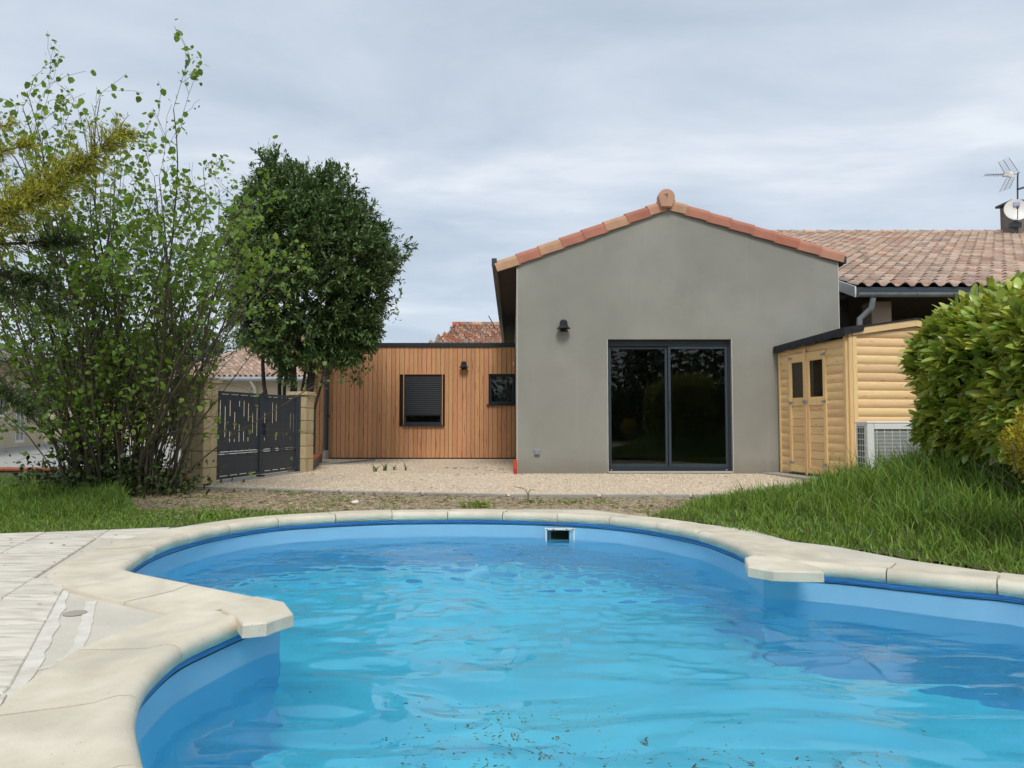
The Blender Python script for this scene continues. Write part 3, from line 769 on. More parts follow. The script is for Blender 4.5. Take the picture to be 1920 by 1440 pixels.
# right bank, tall
P_ = scatter([gp(1210, 967, 0), gp(1330, 983, 0), gp(1480, 1012, 0), gp(1700, 1048, 0), gp(1920, 1079, 0), gp(1990, 1090, 0), (3.9, 2.8), (6.3, 4.2), (6.3, 9.5), (4.9, 9.7), (4.3, 9.6), gp(1535, 925, 0), gp(1480, 936, 0), gp(1320, 943, 0)], 72000)
d_edge = (P_[:, 0] - 1.15) * .85 + (P_[:, 1] - 6.44) * .527
clump = vnoise(P_[:, 0], P_[:, 1], 2.6, 21) * .6 + vnoise(P_[:, 0], P_[:, 1], 7, 22) * .4
keepb = NR.rand(len(P_)) < (.10 + clump * 1.35)
P_ = P_[keepb]; d_edge = d_edge[keepb]; clump = clump[keepb]
P_[:, 2] = mound_h(P_[:, 0], P_[:, 1]) - .012
hh_ = .04 + .235 * np.clip(d_edge / .9, 0, 1) * (.45 + .9 * clump) * (.28 + .72 * np.clip((P_[:, 0] - 1.7) / 1.6, 0, 1)) * (1 - .72 * np.clip((P_[:, 1] - 6.9) / 1.4, 0, 1))
hh_ = hh_ * np.where(NR.rand(len(P_)) < .05, 1.5, 1.0) * NR.uniform(.7, 1.15, len(P_))
blades('tall_grass', P_, hh_, .0055, MT['grass'], 'tall unmown green grass on the bank right of the pool', lean=.7)
sel = NR.rand(len(P_)) < .10
blades('dry_grass', P_[sel], hh_[sel] * .6, .004, MT['grassd'], 'dry yellow blades low in the grass bank right of the pool', lean=1.2)
# left lawn
P_ = scatter([gp(-60, 1004, 0), gp(285, 990, 0), gp(420, 981, 0), gp(620, 965, 0), gp(640, 961, 0), gp(400, 956, 0), gp(260, 958, 0), gp(210, 925, 0), (-4.9, 9.3), (-7.6, 10.2), (-8, 6)], 52000)
cl = vnoise(P_[:, 0], P_[:, 1], 2.2, 31) * .6 + vnoise(P_[:, 0], P_[:, 1], 7, 32) * .4
k = NR.rand(len(P_)) < (.2 + cl * 1.3); P_ = P_[k]; cl = cl[k]
hl = .035 + .15 * np.clip((P_[:, 1] - 6.1) / 1.6, 0, 1) * (.4 + cl) * np.clip((-3.2 - P_[:, 0]) / .8, .15, 1)
P_[:, 2] = -.012
blades('lawn_grass', P_, hl, .0055, MT['grass'], 'short ragged lawn left of the pool thickening towards the hazel', lean=.7)
# sparse tufts on the dirt
P_ = scatter(DIRT, 16000, -.02)
cl = vnoise(P_[:, 0], P_[:, 1], 3.3, 41) * .6 + vnoise(P_[:, 0], P_[:, 1], 9, 42) * .4
k = cl > .66; P_ = P_[k]
blades('sparse_weeds', P_, .045, .004, MT['grass'], 'sparse green weeds sprouting on the bare soil strip', catg='weeds', lean=.9)
# edge fringe creeping over the right slab
# ------------------------------------------------------------------ tile roofs
def tile_mesh(w_, l, m, hump=.055, name='roof_tile'):
    K = 9; prof_ = []
    for i in range(K + 1):
        t = i / K
        if t < .60: z = hump * math.sin(math.pi * t / .60) ** .85 if 0 < t < .6 else 0
        else: z = -.012 * math.sin(math.pi * (t - .6) / .4)
        prof_.append((t * w_ * 1.02, z))
    vs_ = []
    for yy, lift, sc_ in ((-.03, .022, 1.0), (l * 1.0, .0, .9)):
        for x, z in prof_: vs_.append((x, yy, z * sc_ + lift))
    for x, z in prof_: vs_.append((x, -.03, z + .022 - .016))
    n = K + 1; fs = []
    for i in range(K):
        fs.append((i, i + 1, n + i + 1, n + i)); fs.append((2 * n + i, 2 * n + i + 1, i + 1, i))
    return vs_, fs
def tile_roof(parent, O, u, s, cols, rows, w_, l, m, clip=None, limit=300, hump=.055, jit=.004):
    """canal tiles laid in rows; O eave corner, u along the eave, s up the slope"""
    O = Vector(O); u = Vector(u).normalized(); s = Vector(s).normalized(); n = u.cross(s).normalized()
    vs_, fs = tile_mesh(w_, l, m, hump)
    b = MB(); b.add(vs_, fs); me = bpy.data.meshes.new('roof_tile'); me.from_pydata(b.v, [], b.f); me.materials.append(m)
    me.polygons.foreach_set('use_smooth', [True] * len(me.polygons)); me.set_sharp_from_angle(angle=math.radians(60))
    items = []
    for i in range(cols):
        for j in range(rows):
            p_ = O + u * (i * w_) + s * (j * l)
            if clip and not clip(p_ + u * w_ * .5 + s * l * .5, i, j): continue
            p_ = p_ + u * R.uniform(-jit, jit) + s * R.uniform(-jit, jit) * 2 + n * R.uniform(0, jit)
            items.append(p_)
    items.sort(key=lambda q: (q - Vector((0, 0, CAM_Z))).length)
    Rm = Matrix((u, s, n)).transposed()
    def basis(q):
        M = Rm.to_4x4() @ Matrix.Rotation(R.uniform(-.012, .012), 4, 'Z'); M.translation = q; return M
    for q in items[:limit]:
        o = bpy.data.objects.new('roof_tile', me); COL.objects.link(o); o.parent = parent
        o.matrix_parent_inverse = parent.matrix_world.inverted(); o.matrix_basis = basis(q)
    rest = items[limit:]
    if rest:
        V0 = np.array(vs_); F0 = np.array(fs)
        Rn = np.array(Rm); allv = np.concatenate([V0 @ Rn.T + np.array(q)[None] for q in rest])
        allf = np.concatenate([F0 + len(V0) * i for i in range(len(rest))])
        o = np_obj('roof_tiles', allv, allf, m, parent, smooth=False); o['kind'] = 'stuff'
    return items

def boxpart(name, m, parent, *a, bev=.004, **k):
    b = MB(); b.bbox(*a, b=bev, **k); return b.obj(name, m, parent)

# ------------------------------------------------------------------ grey rendered house
HY = 11.9
hs = empty('rendered_house', (2.6, 12, 0), 'grey rendered gable house with large dark sliding door and new terracotta edge tiles', 'house')
XL = px(969, 700, Y=HY).x; XR = px(1576, 700, Y=HY).x
ZE_L = px(970, 492, Y=HY).z; ZE_R = px(1574, 486, Y=HY).z
rd = px(1252, 388, Y=HY)
dl_, dr_ = px(1140, 760, Y=HY).x, px(1373, 760, Y=HY).x
dt_ = px(1250, 636, Y=HY).z; db_ = .03
HB = 23.5
mb = MB()
def quadwall(pts, y): return [(x, y, z) for x, z in pts]
mb.add(quadwall([(XL, -.1), (dl_, -.1), (dl_, dt_), (XL, dt_)], HY), [(0, 1, 2, 3)])
mb.add(quadwall([(dr_, -.1), (XR, -.1), (XR, dt_), (dr_, dt_)], HY), [(0, 1, 2, 3)])
mb.add(quadwall([(XL, dt_), (dl_, dt_), (dr_, dt_), (XR, dt_), (XR, ZE_R), (rd.x, rd.z), (XL, ZE_L)], HY), [(0, 1, 2, 3, 4, 5, 6)])
mb.add(quadwall([(dl_, -.1), (dr_, -.1), (dr_, .0), (dl_, .0)], HY), [(0, 1, 2, 3)])
# side walls and back
mb.add([(XL, HY, -.1), (XL, HB, -.1), (XL, HB, ZE_L), (XL, HY, ZE_L)], [(0, 1, 2, 3)])
mb.add([(XR, HY, -.1), (XR, HB, -.1), (XR, HB, ZE_R), (XR, HY, ZE_R)], [(0, 1, 2, 3)])
mb.add(quadwall([(XL, -.1), (XR, -.1), (XR, ZE_R), (rd.x, rd.z), (XL, ZE_L)], HB), [(0, 1, 2, 3, 4)])
# reveals of the door opening
RV = .20
mb.add([(dl_, HY, 0), (dl_, HY + RV, 0), (dl_, HY + RV, dt_), (dl_, HY, dt_)], [(0, 1, 2, 3)])
mb.add([(dr_, HY, 0), (dr_, HY + RV, 0), (dr_, HY + RV, dt_), (dr_, HY, dt_)], [(0, 1, 2, 3)])
mb.add([(dl_, HY, dt_), (dl_, HY + RV, dt_), (dr_, HY + RV, dt_), (dr_, HY, dt_)], [(0, 1, 2, 3)])
mb.obj('wall', MT['render'], hs)
# room behind the glass
mb = MB(); y0, y1 = HY + RV, HY + 5
for f in ([(XL + .2, y0, 0), (XR - .2, y0, 0), (XR - .2, y1, 0), (XL + .2, y1, 0)], [(XL + .2, y0, 2.5), (XR - .2, y0, 2.5), (XR - .2, y1, 2.5), (XL + .2, y1, 2.5)],
          [(XL + .2, y1, 0), (XR - .2, y1, 0), (XR - .2, y1, 2.5), (XL + .2, y1, 2.5)], [(XL + .2, y0, 0), (XL + .2, y1, 0), (XL + .2, y1, 2.5), (XL + .2, y0, 2.5)],
          [(XR - .2, y0, 0), (XR - .2, y1, 0), (XR - .2, y1, 2.5), (XR - .2, y0, 2.5)], [(XL + .2, y0, 0), (dl_, y0, 0), (dl_, y0, 2.5), (XL + .2, y0, 2.5)],
          [(dr_, y0, 0), (XR - .2, y0, 0), (XR - .2, y0, 2.5), (dr_, y0, 2.5)]):
    mb.add(f, [(0, 1, 2, 3)])
mb.obj('interior', MT['room'], hs)
# corner beads
boxpart('corner_bead', MT['bead'], hs, XL - .004, XL + .010, HY - .005, HY + .006, .0, ZE_L - .02, bev=.002)
boxpart('corner_bead', MT['bead'], hs, XR - .010, XR + .004, HY - .005, HY + .006, .0, ZE_R - .02, bev=.002)
boxpart('corner_bead', MT['bead'], hs, dr_ - .002, dr_ + .010, HY - .005, HY + .004, .03, dt_, bev=.002)
boxpart('corner_bead', MT['bead'], hs, dl_ - .008, dl_ + .002, HY - .005, HY + .004, .03, dt_, bev=.002)
# sliding door
dsill = boxpart('door_sill', mat('light_sill', (.48, .46, .40), (.42, .40, .35), scale=8, rough=.8), hs, dl_ + .002, dr_ - .002, HY - .02, HY + RV, .004, .034)
fy0, fy1 = HY + .085, HY + .155
dz0, dz1 = .036, dt_ - .002
door = MB()
door.bbox(dl_ + .002, dr_ - .002, fy0, fy1, dz1 - .10, dz1, .004)
door.bbox(dl_ + .002, dl_ + .022, fy0, fy1, dz0, dz1 - .102, .003)
door.bbox(dr_ - .04, dr_ - .002, fy0, fy1, dz0, dz1 - .102, .003)
door.bbox(dl_ + .024, dr_ - .042, fy0 + .004, fy1, dz0, dz0 + .045, .003)
door = door.obj('sliding_door', MT['anthra'], hs)
mid = px(1250.5, 760, Y=HY + .1).x
def leaf(x0, x1, y):
    b = MB(); t = .042; z0, z1 = dz0 + .048, dz1 - .104
    b.bbox(x0, x0 + t, y, y + .03, z0, z1, .003); b.bbox(x1 - t, x1, y, y + .03, z0, z1, .003)
    b.bbox(x0 + t, x1 - t, y + .001, y + .03, z0, z0 + t + .02, .003); b.bbox(x0 + t, x1 - t, y + .001, y + .03, z1 - t, z1, .003)
    b.obj('door_leaf', MT['anthra2'], door)
    g = MB(); g.box(x0 + t - .004, x1 - t + .004, y + .012, y + .017, z0 + t + .014, z1 - t + .006); g.obj('pane', MT['glass'], door)
leaf(dl_ + .026, mid + .018, fy0 + .036)
leaf(mid + .022, dr_ - .044, fy0 + .002)
boxpart('handle', MT['anthra'], door, mid + .035, mid + .05, fy0 - .012, fy0 + .001, 1.0, 1.18)
for xx in (dl_ + .05, dr_ - .09): boxpart('drain_cap', MT['white'], door, xx, xx + .02, fy0 - .004, fy0 + .006, dz0 + .012, dz0 + .022, bev=.002)
# roof decks
sL = Vector((rd.x - XL, 0, rd.z - ZE_L)).normalized(); sR = Vector((XR - rd.x, 0, ZE_R - rd.z)).normalized()
apex = Vector((rd.x, 0, rd.z))
OVL = (px(931, 490, Y=HY).x - rd.x) / sL.x * -1          # slope length on the left
OVR = (px(1580, 486, Y=HY).x - rd.x) / sR.x
def slope_slab(name, dirv, ln, y0, y1, z0, z1, m, bev=.0):
    nrm_ = Vector((-dirv.z, 0, dirv.x));
    if nrm_.z < 0: nrm_ = -nrm_
    b = MB(); pts = []
    for yy in (y0, y1):
        for (a, h_) in ((.0, z0), (ln, z0), (ln, z1), (.0, z1)):
            q = apex + dirv * a + nrm_ * h_; pts.append((q.x, yy, q.z))
    b.add(pts, [(0, 1, 2, 3), (4, 5, 6, 7), (0, 1, 5, 4), (1, 2, 6, 5), (2, 3, 7, 6), (3, 0, 4, 7)])
    return b.obj(name, m, hs)
slope_slab('roof_deck', -sL, OVL - .02, HY + .01, HB + .2, .005, .055, MT['dark'])
slope_slab('roof_deck', sR, OVR - .02, HY + .01, HB + .2, .005, .055, MT['dark'])
for dirv, ln in ((-sL, OVL), (sR, OVR)):
    nrm_ = Vector((-dirv.z, 0, dirv.x)); nrm_ = nrm_ if nrm_.z > 0 else -nrm_
    up = -dirv; O_ = apex + dirv * ln + nrm_ * .06
    uu = Vector((0, 1, 0)) if dirv.x > 0 else Vector((0, -1, 0))
    O_.y = HY + .22 if dirv.x > 0 else HB + .2
    tile_roof(hs, O_, uu, up, int((HB - HY) / .25), int(ln / .36), .25, .36, MT['tile'], limit=0)
# rake tiles
def rake(dirv, ln, n, first):
    nrm_ = Vector((-dirv.z, 0, dirv.x)); nrm_ = nrm_ if nrm_.z > 0 else -nrm_
    st = (ln - first) / n
    edges = [first + k * st for k in range(n + 1)]
    spans = ([(.07, first)] if first > .1 else []) + [(edges[k], edges[k + 1]) for k in range(n)]
    pr = [(.045, -.052), (.045, .060), (.030, .095), (.0, .122), (-.05, .135), (-.20, .135), (-.20, .115), (-.05, .112), (.0, .09), (.022, .055), (.022, -.052)]
    for a, b_ in spans:
        a2, b2 = a - .03, b_ - .002                       # upper end tucked below its neighbour
        def fn(i):
            t = a2 if i == 0 else b2; lift = -.006 if i == 0 else .012; grow = .0 if i == 0 else .010
            def g(d, h_):
                q = apex + dirv * t + nrm_ * (h_ + lift)
                return (q.x, HY - d - (grow if d > .01 else 0), q.z)
            return g
        M_ = MB(); M_.sweep(pr, fn, 2); M_.obj('edge_tile', MT['rake'], hs)
rake(-sL, OVL, 7, OVL - 7 * (px(972, 480, Y=HY).x - px(931, 480, Y=HY).x) / sL.x)
rake(sR, OVR, 7, OVR - 7 * (px(1535, 480, Y=HY).x - px(1493, 480, Y=HY).x) / sR.x)
# ridge end cap
cc_ = px(1250, 369, Y=HY - .1); r_ = .132
pts = []
for k in range(17):
    th_ = math.pi * k / 16; pts.append((cc_.x + r_ * math.cos(th_), cc_.z + r_ * math.sin(th_)))
pts += [(cc_.x - r_ * .98, cc_.z - .03), (cc_.x - .09, cc_.z - .165), (cc_.x + .085, cc_.z - .165), (cc_.x + r_ * .98, cc_.z - .03)]
n = len(pts); b = MB(); inn_ = [(cc_.x + (x - cc_.x) * .93, cc_.z - .02 + (z - cc_.z + .02) * .93) for x, z in pts]
yA, yB, yC = HY - .115, HY - .10, HY + .05
b.add([(x, yA, z) for x, z in inn_] + [(x, yB, z) for x, z in pts] + [(x, yC, z) for x, z in pts],
      [tuple(range(n)), tuple(range(2 * n, 3 * n))] + [(i, (i + 1) % n, n + (i + 1) % n, n + i) for i in range(n)] + [(n + i, n + (i + 1) % n, 2 * n + (i + 1) % n, 2 * n + i) for i in range(n)])
cap = b.obj('ridge_end_cap', MT['cap'], hs, smooth=True)
b = MB()
e0 = Vector((cc_.x - .005, yA - .003, cc_.z + .02))
for pl in ([(-.045, .02), (-.01, .022), (.012, .008), (.018, -.012), (.006, -.02), (-.002, -.004), (-.02, .008)], [(.0, .03), (.022, .034), (.02, .002), (.012, -.006)], [(.0, -.02), (.01, -.022), (.004, -.05), (-.004, -.035)]):
    k = len(pl)
    b.add([(e0.x + x, e0.y, e0.z + z) for x, z in pl] + [(e0.x + x, e0.y + .004, e0.z + z) for x, z in pl], [tuple(range(k)), tuple(range(k, 2 * k))] + [(i, (i + 1) % k, k + (i + 1) % k, k + i) for i in range(k)])
b.obj('stamped_emblem', mat('brown_stamp', (.20, .09, .05), (.26, .12, .07), rough=.9), cap)
for k in range(28):
    y = HY + .06 + k * .42
    if y > HB: break
    b = MB(); b.sweep([(.15 * math.cos(t_), .02 + .12 * math.sin(t_)) for t_ in [math.pi * i / 8 for i in range(9)]] + [(-.13, .02), (-.1, .09), (0, .11), (.1, .09), (.13, .02)],
                      lambda i: (lambda a, z: (rd.x + a * (1 if i else .93), y + i * .44, rd.z + .09 + z * (1 if i else .93))), 2)
    b.obj('ridge_tile', MT['rake'], hs)
# left eave: soffit, fascia, gutter
xg0 = px(922, 484, Y=HY).x; zg = px(922, 484, Y=HY - .05).z
xs0 = px(932, 500, Y=HY).x
b = MB(); b.box(xs0, XL - .002, HY + .02, HB, ZE_L - .085, ZE_L - .065); b.obj('soffit', MT['dark'], hs)
b = MB(); b.bbox(xs0 + .0, XL + .02, HY - .03, HY - .008, ZE_L - .085, ZE_L + .01, .004); b.obj('fascia_end', MT['anthra2'], hs)
b = MB()
gp_ = [(xg0, zg), (xg0 + .012, zg), (xg0 + .016, zg - .10), (xs0 - .02, zg - .12), (xs0 - .006, zg - .12), (xs0 - .006, zg - .14), (xg0 + .004, zg - .115)]
b.sweep(gp_, lambda i: (lambda a, z: (a, HY - .03 if i == 0 else HB, z)), 2)
b.bbox(xg0, xs0 - .004, HY - .045, HY - .031, zg - .13, zg + .0, .003)
b.obj('gutter', MT['anthra2'], hs)
b = MB(); b.bbox(xs0 - .002, xs0 + .02, HY + .0, HB, ZE_L - .09, ZE_L + .03, .003); b.obj('fascia', MT['anthra'], hs)
q = px(1585, 490, Y=HY + .1)
b = MB(); b.bbox(XR + .03, XR + .15, HY + .02, HY + .16, q.z - .05, q.z + .07, .006); b.bbox(XR + .06, XR + .155, HY + .16, HB, q.z - .06, q.z + .03, .006); b.obj('gutter', MT['anthra2'], hs)

# wall lamps
def wall_lamp(c, lab, s=1.0, cover=None):
    t = empty('wall_lamp', c, lab, 'wall lamp', 'black bell-shaped wall lamps')
    x, y, z = c; yy = y - .085 * s
    MB().lathe([(.0, 0), (.045 * s, 0), (.045 * s, -.018 * s), (.03 * s, -.025 * s), (0, -.025 * s)], (x, y, z + .02 * s), 'y', 18).obj('wall_plate', MT['black'], t)
    MB().tube([(x, y - .02 * s, z + .02 * s), (x, yy + .02 * s, z + .055 * s), (x, yy, z + .055 * s)], .012 * s, 8).obj('bracket', MT['black'], t)
    MB().lathe([(0, .105 * s), (.03 * s, .102 * s), (.052 * s, .082 * s), (.058 * s, .05 * s), (.060 * s, .02 * s), (.075 * s, -.005 * s), (.100 * s, -.022 * s), (.100 * s, -.028 * s), (.07 * s, -.014 * s), (.05 * s, .0), (0, .0)], (x, yy, z), 'z', 26).obj('shade', MT['black'], t, smooth=True)
    MB().lathe([(0, .0), (.04 * s, -.002 * s), (.042 * s, -.035 * s), (.03 * s, -.052 * s), (0, -.056 * s)], (x, yy, z), 'z', 20).obj('lens', MT['acryl'], t, smooth=True)
    g = MB()
    for k in range(4):
        a = math.pi / 4 + k * math.pi / 2; g.tube([(x + .058 * s * math.cos(a), yy + .058 * s * math.sin(a), z - .01 * s), (x + .054 * s * math.cos(a), yy + .054 * s * math.sin(a), z - .062 * s)], .004 * s, 5)
    g.lathe([(.062 * s, -.058 * s), (.066 * s, -.062 * s), (.062 * s, -.068 * s), (.05 * s, -.066 * s), (.05 * s, -.060 * s), (.062 * s, -.058 * s)], (x, yy, z), 'z', 22)
    g.obj('guard', MT['black'], t, smooth=True)
q = px(1056, 614, Y=HY)
wall_lamp((q.x, HY, q.z), 'black bell wall lamp on the grey rendered wall left of the sliding door', 1.08)
# socket
q = px(1007, 848, Y=HY)
sk_ = empty('outdoor_socket', (q.x, HY, q.z), 'small grey square outdoor socket low on the grey rendered wall', 'socket')
boxpart('socket_box', MT['zinc'], sk_, q.x - .045, q.x + .045, HY - .035, HY - .001, q.z - .045, q.z + .045, bev=.010)
boxpart('socket_lid', mat('blue_grey_plastic', (.24, .28, .33), (.2, .24, .28), rough=.5), sk_, q.x - .034, q.x + .034, HY - .046, HY - .036, q.z - .032, q.z + .036, bev=.006)

# ------------------------------------------------------------------ timber clad extension
WY = 16.7
wx_ = empty('timber_extension', (-2.2, WY, 0), 'flat-roofed extension clad in upright orange-brown boards beside the grey house', 'house extension')
x0w, x1w = px(583, 760, Y=WY).x, px(967, 760, Y=WY).x
ztop = px(830, 651, Y=WY).z
W1 = (px(757, 750, Y=WY).x, px(829, 750, Y=WY).x, px(790, 797, Y=WY).z, px(790, 702, Y=WY).z)
W2 = (px(917, 730, Y=WY).x, px(965, 730, Y=WY).x, px(940, 758, Y=WY).z, px(940, 702, Y=WY).z)
mb = MB()
yb = WY + .028
def wall_with_holes(mb, xa, xb, za, zb, holes, y):
    xs_ = sorted({xa, xb, *[h_[0] for h_ in holes], *[h_[1] for h_ in holes]}); zs_ = sorted({za, zb, *[h_[2] for h_ in holes], *[h_[3] for h_ in holes]})
    for i in range(len(xs_) - 1):
        for j in range(len(zs_) - 1):
            cx, cz = (xs_[i] + xs_[i + 1]) / 2, (zs_[j] + zs_[j + 1]) / 2
            if any(h_[0] < cx < h_[1] and h_[2] < cz < h_[3] for h_ in holes): continue
            mb.add([(xs_[i], y, zs_[j]), (xs_[i + 1], y, zs_[j]), (xs_[i + 1], y, zs_[j + 1]), (xs_[i], y, zs_[j + 1])], [(0, 1, 2, 3)])
wall_with_holes(mb, x0w + .01, XL - .003, -.05, ztop, [W1, (W2[0], W2[1] - .001, W2[2], W2[3])], yb)
mb.box(x0w + .01, x0w + .03, yb + .001, 21, -.05, ztop)
mb.box(x0w + .031, XL - .004, 20.9, 21, -.05, ztop)
mb.obj('backing_wall', MT['larch_gap'], wx_)
mb = MB(); mb.box(x0w + .05, XL - .005, yb + .02, 20.85, ztop - .2, ztop - .12); mb.obj('flat_roof', MT['black'], wx_)
x = x0w
while x < x1w - .03:
    bw = R.uniform(.088, .112); xe = min(x + bw, XL - .006)
    parts = [(.025, ztop)]
    for (a, b_, c_, d_) in (W1, W2):
        if xe > a + .004 and x < b_ - .004:
            parts = [(.025, c_ - .03), (d_, ztop)]
    xa_, xe_ = x, xe
    for (a, b_, c_, d_) in (W1, W2):                       # boards that straddle a jamb stop at it
        if x < a < xe: xe_ = xe
    for (za, zb) in parts:
        dy_ = R.uniform(-.0015, .0015)
        b = MB(); b.sweep([(x + .002, 0), (x + .002, -.016), (x + .006, -.021), (xe - .008, -.021), (xe - .004, -.016), (xe - .004, 0)], lambda i: (lambda a, d: (a, WY + .022 + d + dy_, za if i == 0 else zb - .002)), 2)
        b.obj('board', MT['larch'], wx_)
    x = xe
# corner return boards on the left side
for k in range(14):
    y = WY + .03 + k * .1
    b = MB(); b.bbox(x0w - .012, x0w + .006, y, y + .095, .025, ztop, .003); b.obj('board', MT['larch'], wx_)
boxpart('parapet_trim', MT['anthra'], wx_, x0w - .03, XL - .004, WY - .03, WY + .12, ztop + .0, px(830, 643, Y=WY).z, bev=.006)
def ext_window(Wd, shutter, lab):
    a, b_, c_, d_ = Wd
    t = empty('window', ((a + b_) / 2, WY, c_)); t.parent = wx_; t.matrix_parent_inverse = wx_.matrix_world.inverted()
    t['label'] = lab
    f = MB(); rv = .09
    f.box(a - .012, a + .004, WY - .006, WY + rv, c_, d_); f.box(b_ - .004, b_ + (.012 if b_ < XL - .05 else -.001), WY - .006, WY + rv, c_, d_); f.box(a - .012, b_ - .004, WY - .006, WY + rv, d_, d_ + .012)
    f.obj('reveal', MT['larch'] if shutter else MT['anthra'], t)
    f = MB(); y = WY + .05; ft = .045
    a2, b2 = a + .006, b_ - .006
    f.bbox(a2, a2 + ft, y, y + .05, c_, d_ - .002, .003); f.bbox(b2 - ft, b2, y, y + .05, c_, d_ - .002, .003)
    f.bbox(a2 + ft, b2 - ft, y + .001, y + .05, c_, c_ + ft + .02, .003); f.bbox(a2 + ft, b2 - ft, y + .001, y + .05, d_ - ft - .002, d_ - .002, .003)
    f.obj('frame', MT['anthra'], t)
    g = MB(); g.box(a2 + ft - .003, b2 - ft + .003, y + .02, y + .025, c_ + ft, d_ - ft); g.obj('pane', MT['glass'], t)
    g = MB(); g.box(a2, b2, WY + .5, WY + .51, c_ - .2, d_ + .2); g.obj('dark_room', MT['room'], t)
    s_ = MB(); s_.bbox(a - .055, min(b_ + .05, XL - .005), WY - .055, WY + .05, c_ - .032, c_ - .002, .006); s_.obj('sill', MT['anthra'], t)
    if shutter:
        z1_ = d_ - .005; zb_ = c_ + .235; k = 0; hs_ = .042
        z_ = z1_
        while z_ - hs_ > zb_:
            s2 = MB(); s2.sweep([(0, 0), (-.010, -.006), (-.013, -.02), (-.010, -.034), (0, -.039)], lambda i: (lambda a_, h_: (a2 + .02 if i == 0 else b2 - .02, WY + .040 + a_, z_ + h_)), 2)
            s2.obj('shutter_slat', MT['anthra'], t); z_ -= hs_
        s2 = MB(); s2.bbox(a2 + .02, b2 - .02, WY + .028, WY + .045, z_ - .03, z_ - .002, .003); s2.obj('shutter_bar', MT['anthra'], t)
ext_window(W1, True, 'tall window with dark roller shutter lowered over its upper part')
ext_window(W2, False, 'small dark window with plain pane beside the grey house')
q = px(870, 687, Y=WY)
wall_lamp((q.x, WY, q.z), 'black bell wall lamp on the orange-brown board wall between the two windows', 1.05)
q = px(964.5, 682, Y=WY)
boxpart('sensor', MT['white'], wx_, q.x - .03, q.x + .0, WY - .05, WY - .002, q.z - .04, q.z + .04, bev=.01)
# downpipe
q = px(612, 760, Y=WY - .09)
dp = empty('downpipe', (q.x, WY - .09, 0), 'dark anthracite downpipe running down the left end of the board wall', 'downpipe')
b = MB(); b.tube([(q.x, WY - .07, .08), (q.x, WY - .07, ztop + .02)], .048, 16); b.obj('pipe', MT['anthra2'], dp, smooth=True)
for zc in (.95, 1.9): MB().lathe([(.049, -.02), (.058, -.02), (.058, .02), (.049, .02)], (q.x, WY - .07, zc), 'z', 16).obj('collar', MT['anthra2'], dp, smooth=True)
for zc in (.95, 1.9): boxpart('bracket', MT['anthra'], dp, q.x - .07, q.x + .07, WY - .03, WY - .005, zc - .012, zc + .012)
b = MB(); b.lathe([(.058, 0), (.075, .0), (.07, .16), (.055, .2), (.05, .2)], (q.x, WY - .07, -.01), 'z', 16); b.obj('foot', MT['kerb'], dp, smooth=True)

# ------------------------------------------------------------------ shed
A = Vector((4.27, 11.85, 0)); Bc = Vector((4.60, 10.2, 0))
sd = (Bc - A).normalized(); LF = (Bc - A).length; pd = Vector((-sd.y, sd.x, 0))   # sd along front, pd into the shed
shed = empty('garden_shed', (5.6, 11.3, 0), 'golden pine shed with rounded log boards and double doors against the grey wall', 'shed')
MF = Matrix(((sd.x, -pd.x, 0, A.x), (sd.y, -pd.y, 0, A.y), (0, 0, 1, 0), (0, 0, 0, 1)))   # local x along front, y outwards(-pd)
ztF = lambda t: 1.955 + .085 * t / LF
D1, D2, D3 = .29, .745, 1.22
def logboard(b, M, x0_, x1_, z0_, z1_, depth=.022):
    pr = [(0, 0), (.004, 0), (depth * .8, (z1_ - z0_) * .18), (depth, (z1_ - z0_) * .45), (depth * .82, (z1_ - z0_) * .78), (.006, (z1_ - z0_) * .97), (0, (z1_ - z0_))]
    b.sweep(pr, lambda i: (lambda d, h_: tuple(M @ Vector((x0_ if i == 0 else x1_, d, z0_ + h_)))), 2)
bh = .121
zz = .04
while zz < 1.97:
    z1_ = min(zz + bh, 1.975)
    for xa_, xb_ in ((.03, D1 - .002), (D3 + .012, LF - .05)) if zz < 1.83 else ((.03, LF - .05),):
        if z1_ - zz < .02: continue
        b = MB(); logboard(b, MF, xa_, xb_, zz, z1_); b.obj('log_board', MT['pine'], shed, smooth=True)
    zz += bh
MB().box(0.0, LF, -.045, -.002, .03, 1.96, M=MF).obj('front_frame', MT['pine_v'], shed)
for xa_, xb_, n_ in ((-.01, .03, 'corner_post'), (LF - .05, LF + .0, 'corner_post')):
    b = MB(); b.bbox(xa_, xb_, 0, .034, .03, ztF(xa_), .004, M=MF); b.obj(n_, MT['pine_v'], shed)
